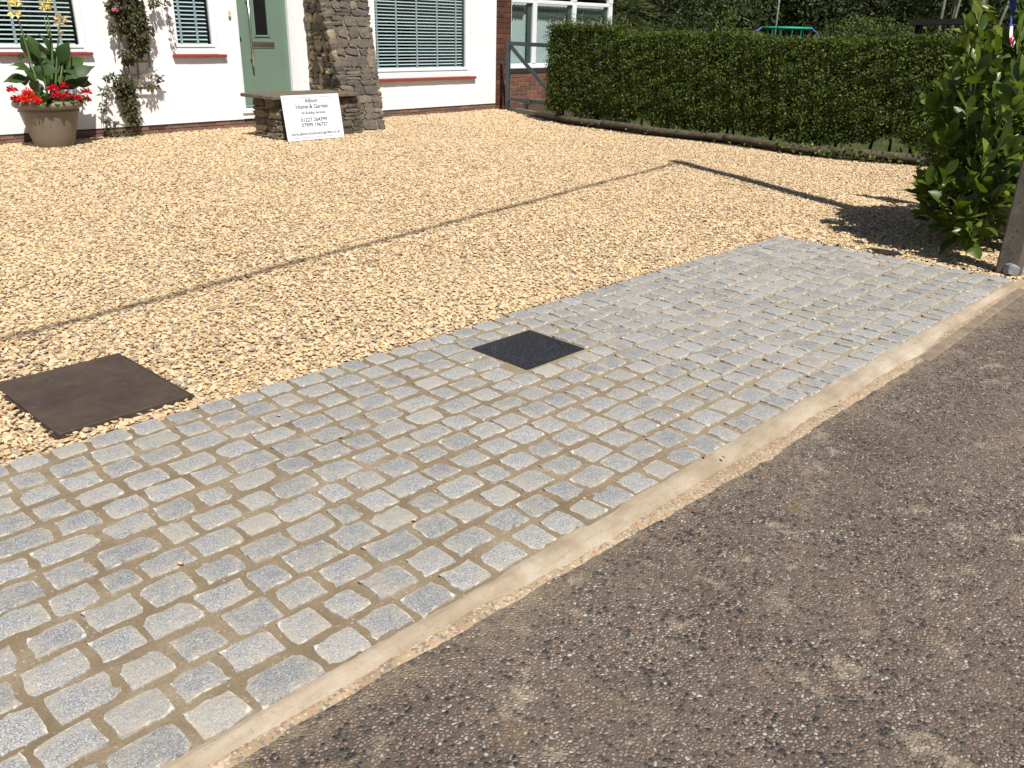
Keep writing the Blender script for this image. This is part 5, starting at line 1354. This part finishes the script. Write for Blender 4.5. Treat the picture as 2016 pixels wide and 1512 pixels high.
# ------------------------------------------------------------------ background beyond the hedge
def cloud(c, rad, nclump, per, size, seed, squash=1.0):
    q = np.random.default_rng(seed); c = np.array(c); rad = np.array(rad)
    d = unit(q.normal(0, 1, (nclump, 3))); cc = c+d*rad*(q.random((nclump, 1))**.4); cr = q.uniform(.16, .34, nclump)*rad.min()
    k = np.repeat(np.arange(nclump), per); n = len(k); dd = unit(q.normal(0, 1, (n, 3)))
    P = cc[k]+dd*cr[k][:, None]*(q.random((n, 1))**.35)*np.array([1.25, 1.25, .8])
    N = unit(dd+q.normal(0, .6, (n, 3))+np.array([0, 0, .3])); T = unit(np.cross(N, q.normal(0, 1, (n, 3))))
    return P, T, N, size*q.uniform(.7, 1.4, n), size*q.uniform(.4, .7, n)
def tree(name, px, dist, h, rad, label, cat, mat, seed, nclump=70, per=55, size=.16, zlow=.6, bark='bark', group=None):
    b = atD(px, 60, dist); base = (b[0], b[1], -.05); e = empty(name, base, label, cat, group)
    q = np.random.default_rng(seed); H = h
    mb = MB(); mb.tube([base, (b[0]+q.normal(0, .1), b[1]+q.normal(0, .1), H*.4), (b[0]+q.normal(0, .2), b[1], H*.8)], [.05*H**.8*.5, .03*H**.8*.5, .01], 8); mb.build('trunk', M[bark], e, smooth=True)
    for k in range(6):
        a = q.uniform(0, 6.28); z0 = H*q.uniform(.15, .5); mb = MB(); mb.tube([(b[0], b[1], z0), (b[0]+rad*.4*math.cos(a), b[1]+rad*.4*math.sin(a), z0+H*.15), (b[0]+rad*.75*math.cos(a), b[1]+rad*.75*math.sin(a), z0+H*.22)], [.012*H, .008*H, .003*H], 6); mb.build('limb', M[bark], e, smooth=True)
    P, T, N, L, W = cloud((b[0], b[1], (h+zlow)/2), (rad, rad, (h-zlow)/2), nclump, per, size, seed); kk = P[:, 2] > 0
    quadmesh('crown', leaf_quads(P[kk], T[kk], N[kk], L[kk], W[kk], .1), M[mat], e, 4, LEAF_F)
    return e
TREES = [(1290,36,7.5,3.0,'dark evergreen tree behind the hedge, nearest the palm','wood_leaf',1),(1400,42,8,3.1,'dense dark tree behind the hedge to the right of the palm','wood_leaf',2),(1505,55,9,3.4,'deep shaded tree directly behind the swing frame and thin pole','wood_leaf',3),(1620,53,8,3.3,'dark tree rising behind the right end of the swing frame','wood_leaf',4),(1725,46,9,3.6,'olive green tree behind the pale shrubs beyond the hedge','wood_leaf',5),(1835,42,8,3.2,'dark tree standing behind the low dark shelter roof','wood_leaf',6),(1945,40,8.5,3.2,'dark tree above the laurel bush beyond the shelter','wood_leaf',7),(1240,48,8,3.3,'distant dark tree beside the bay window, behind the palm','wood_leaf',8),(2060,44,9,3.4,'dark tree behind the hanging flag','wood_leaf',9)]
for px, dist, h, rad, lab, mt, sd_ in TREES: tree('tree', px, dist, h, rad, lab, 'tree', mt, sd_, 95, 60, .17, .3)
BUSH = [(1310,27,1.75,1.1,'dark low shrub growing beside the palm behind the hedge','wood_leaf',21),(1375,29,2.3,1.2,'rounded mid green shrub behind the hedge, left of the swing frame','wood_leaf',22),(1440,31,2.2,1.0,'pale yellowish shrub just left of the swing frame','bright_shrub_leaf',23),(1470,55,3.0,1.5,'small distant shrub seen behind the swing frame','wood_leaf',24),(1655,40,2.1,1.3,'low olive shrub to the right of the swing frame','bright_shrub_leaf',25),(1695,37,2.6,1.3,'pointed light green shrub between swing frame and shelter','bright_shrub_leaf',26),(1755,34,2.15,1.3,'broad light green shrub just left of the dark shelter','bright_shrub_leaf',27),(1800,36,2.4,1.2,'mid green shrub behind the edge of the shelter roof','wood_leaf',28),(1850,22,1.75,.9,'straggly green shrub in front of the dark shelter','bright_shrub_leaf',29),(1560,58,3.2,1.8,'shadowy shrub behind the middle of the swing frame','wood_leaf',30)]
for px, dist, h, rad, lab, mt, sd_ in BUSH: tree('shrub', px, dist, h, rad, lab, 'shrub', mt, sd_, 60, 50, .10, .1)
# dense wood behind them
P, T, N, L, W = [], [], [], [], []
for k in range(34):
    q = np.random.default_rng(3000+k); b = atD(1130+k*30, 60, q.uniform(50, 58))
    a = cloud((b[0], b[1], 3.4), (3.0, 3.0, 3.6), 40, 46, .30, 2000+k)
    for lst, v in zip((P, T, N, L, W), a): lst.append(v)
P, T, N, L, W = [np.concatenate(v) for v in (P, T, N, L, W)]; kk = P[:, 2] > 0
o = quadmesh('far_wood', leaf_quads(P[kk], T[kk], N[kk], L[kk], W[kk], .1), M['wood_leaf'], None, 4, LEAF_F); tag(o, 'dark mass of woodland far behind the hedge', 'woodland', kind='stuff')
# pale stems beyond the shelter
for k, (px, ln) in enumerate(((1848,0),(1862,.05),(1880,-.04),(1893,.10),(1908,.06),(1922,-.05),(1938,.12))):
    b = atD(px, 60, 33+.4*k); mb = MB(); mb.tube([(b[0], b[1], -.05), (b[0]+ln*4, b[1]-ln*4, 3), (b[0]+ln*9, b[1]-ln*9, 6.5)], [.06, .05, .03], 7); o = mb.build('pale_trunk', M['pale_bark'], smooth=True, origin=(b[0], b[1], -.05))
    tag(o, 'slender pale tree stem rising behind the dark shelter roof', 'trunk', 'slender pale stems behind the shelter')
# swing frame
SD = 41.0
sA, sB = atD(1500, 53, SD), atD(1598, 57, SD)
sw = empty('swing_frame', ((sA[0]+sB[0])/2, (sA[1]+sB[1])/2, -.16), 'garden swing frame with green crossbar and blue legs beyond the hedge', 'swing frame')
zb_ = (sA[2]+sB[2])/2
mb = MB(); mb.tube([(sA[0], sA[1], zb_), (sB[0], sB[1], zb_)], .055, 10); mb.build('crossbar', M['swing_green'], sw, smooth=True)
ax2 = unit(np.array([sB[0]-sA[0], sB[1]-sA[1], 0])); nx2 = np.array([-ax2[1], ax2[0], 0])
for P_, s1 in ((sA, -1), (sB, 1)):
    for s2 in (-1, 1):
        f0 = np.array([P_[0], P_[1], zb_]); f1 = f0+ax2*s1*.28+nx2*s2*.25+np.array([0, 0, -.22]); f2 = f0+ax2*s1*.55+nx2*s2*1.0; f2[2] = -.16
        mb = MB(); mb.tube([f0, f1, f2], .038, 8); mb.build('leg', M['swing_blue'], sw, smooth=True)
for f_ in (.22, .40, .62, .8):
    p = sA+(sB-sA)*f_; mb = MB(); mb.tube([(p[0], p[1], zb_), (p[0], p[1], .5)], .018, 6); mb.build('rope', M['swing_green'], sw)
# thin pole
b = atD(1526, 62, 44.0); mb = MB(); mb.tube([(b[0], b[1], -.16), (b[0], b[1], 7)], .055, 8); o = mb.build('thin_pole', M['galvanised'], smooth=True, origin=(b[0], b[1], -.16)); tag(o, 'thin pale grey pole standing behind the swing frame', 'pole')
# dark shelter
c0, c1 = atD(1790, 40, 27.0), atD(1960, 32, 27.0)
sh = empty('shelter', ((c0[0]+c1[0])/2, (c0[1]+c1[1])/2, -.16), 'low dark open shelter with flat roof among the shrubs', 'shelter')
bk = unit(np.array([c0[0], c0[1], 0]))*2.2
zr = c0[2]
mb = MB(); vs = [np.array([c0[0], c0[1], zr-.12]), np.array([c1[0], c1[1], zr-.04]), np.array([c1[0], c1[1], zr-.04])+bk, np.array([c0[0], c0[1], zr-.12])+bk]; vs += [v+np.array([0, 0, .14]) for v in vs]
mb.add(vs, [(0,3,2,1),(4,5,6,7),(0,1,5,4),(1,2,6,5),(2,3,7,6),(3,0,4,7)]); mb.build('roof', M['shed_dark'], sh)
for f_, kb in ((.14, 0), (.9, 0), (.14, 1), (.9, 1)):
    p = np.array(c0)+(np.array(c1)-np.array(c0))*f_+bk*(.08+.8*kb); mb = MB(); mb.box((p[0]-.07, p[1]-.07, -.16), (p[0]+.07, p[1]+.07, zr-.09)); mb.build('post', M['shed_dark'], sh)
# palm
b = atD(1222, 60, 25.0); pa = empty('palm', (b[0], b[1], -.05), 'spiky green palm beside the corner of the bay window', 'palm')
mb = MB(); mb.tube([(b[0], b[1], -.05), (b[0]+.05, b[1], 1.1), (b[0], b[1], 2.0)], [.16, .13, .12], 10); mb.build('trunk', M['bark'], pa, smooth=True)
rr = np.random.default_rng(8)
for k in range(44):
    a = k*2.4; el = rr.uniform(-.75, 1.1); d = np.array([math.cos(a)*math.cos(el), math.sin(a)*math.cos(el), math.sin(el)]); o0 = np.array([b[0], b[1], 2.1]); st_ = []
    Ln = rr.uniform(.9, 1.25)
    pts = [o0+d*Ln*f_-np.array([0, 0, 1])*.75*f_**2.2 for f_ in np.linspace(0, 1, 8)]
    nn = 34; f_ = rr.uniform(.12, 1, nn); P = np.array([np.array(pts[0])*(1-q)+np.array(pts[-1])*q for q in f_]); P = np.array([[np.interp(q, np.linspace(0, 1, 8), [p[c] for p in pts]) for c in range(3)] for q in f_])
    sd2 = np.cross(d, [0, 0, 1]); sd2 = sd2/np.linalg.norm(sd2); T = unit(d*.8+np.outer(rr.choice([-1, 1], nn)*rr.uniform(.3, 1, nn), sd2)+np.array([0, 0, -.35])); N = unit(np.tile([0, 0, 1.], (nn, 1))+rr.normal(0, .3, (nn, 3)))
    quadmesh('frond', leaf_quads(P, T, N, rr.uniform(.3, .55, nn), rr.uniform(.02, .04, nn), .1), M['palm_leaf'], pa, 4, LEAF_F)

# ------------------------------------------------------------------ small loose things on the paving
rr = np.random.default_rng(91)
PEB = [(815,1028,.009),(356,1114,.012),(549,822,.012),(672,863,.009),(1270,860,.008),(1520,598,.014),(990,560,.012),(1955,565,.015),(1700,640,.010),(1150,985,.007)]
for x, y, s in PEB:
    p = G(x, y); o = bpy.data.objects.new('pebble', stone_col.objects[int(rr.integers(0, 8))].data.copy()); link(o); o.data.materials.clear(); o.data.materials.append(M['tan_pebble'] if 'tan_pebble' in M else plain('tan_pebble', (.48,.33,.2), .8, .25, 30)); 
    o.location = (p[0], p[1], .007+s*.4); o.scale = (s, s, s); o.rotation_euler = (0, 0, rr.uniform(0, 6)); tag(o, 'small stray buff pebble lying on the granite setts', 'pebble', 'stray pebbles on the setts')
for x, y, g_ in ((1427,907,0),(1362,993,0),(1386,905,0),(1650,795,1),(1540,540,0)):
    p = G(x, y); d = rr.uniform(0, 6.28); z = -.03 if y > 980 and x > 1300 else .009
    V, F = big_leaf((p[0], p[1], z), (p[0]+.024*math.cos(d), p[1]+.024*math.sin(d), z+.004), .012, np.array([0, 0, 1.]), .1)
    mb = MB(); mb.add(V, F); o = mb.build('fallen_leaf', M['dead_leaf'], origin=(p[0], p[1], z)); tag(o, 'small curled brown fallen leaf near the concrete haunch', 'leaf', 'fallen leaves by the haunch')
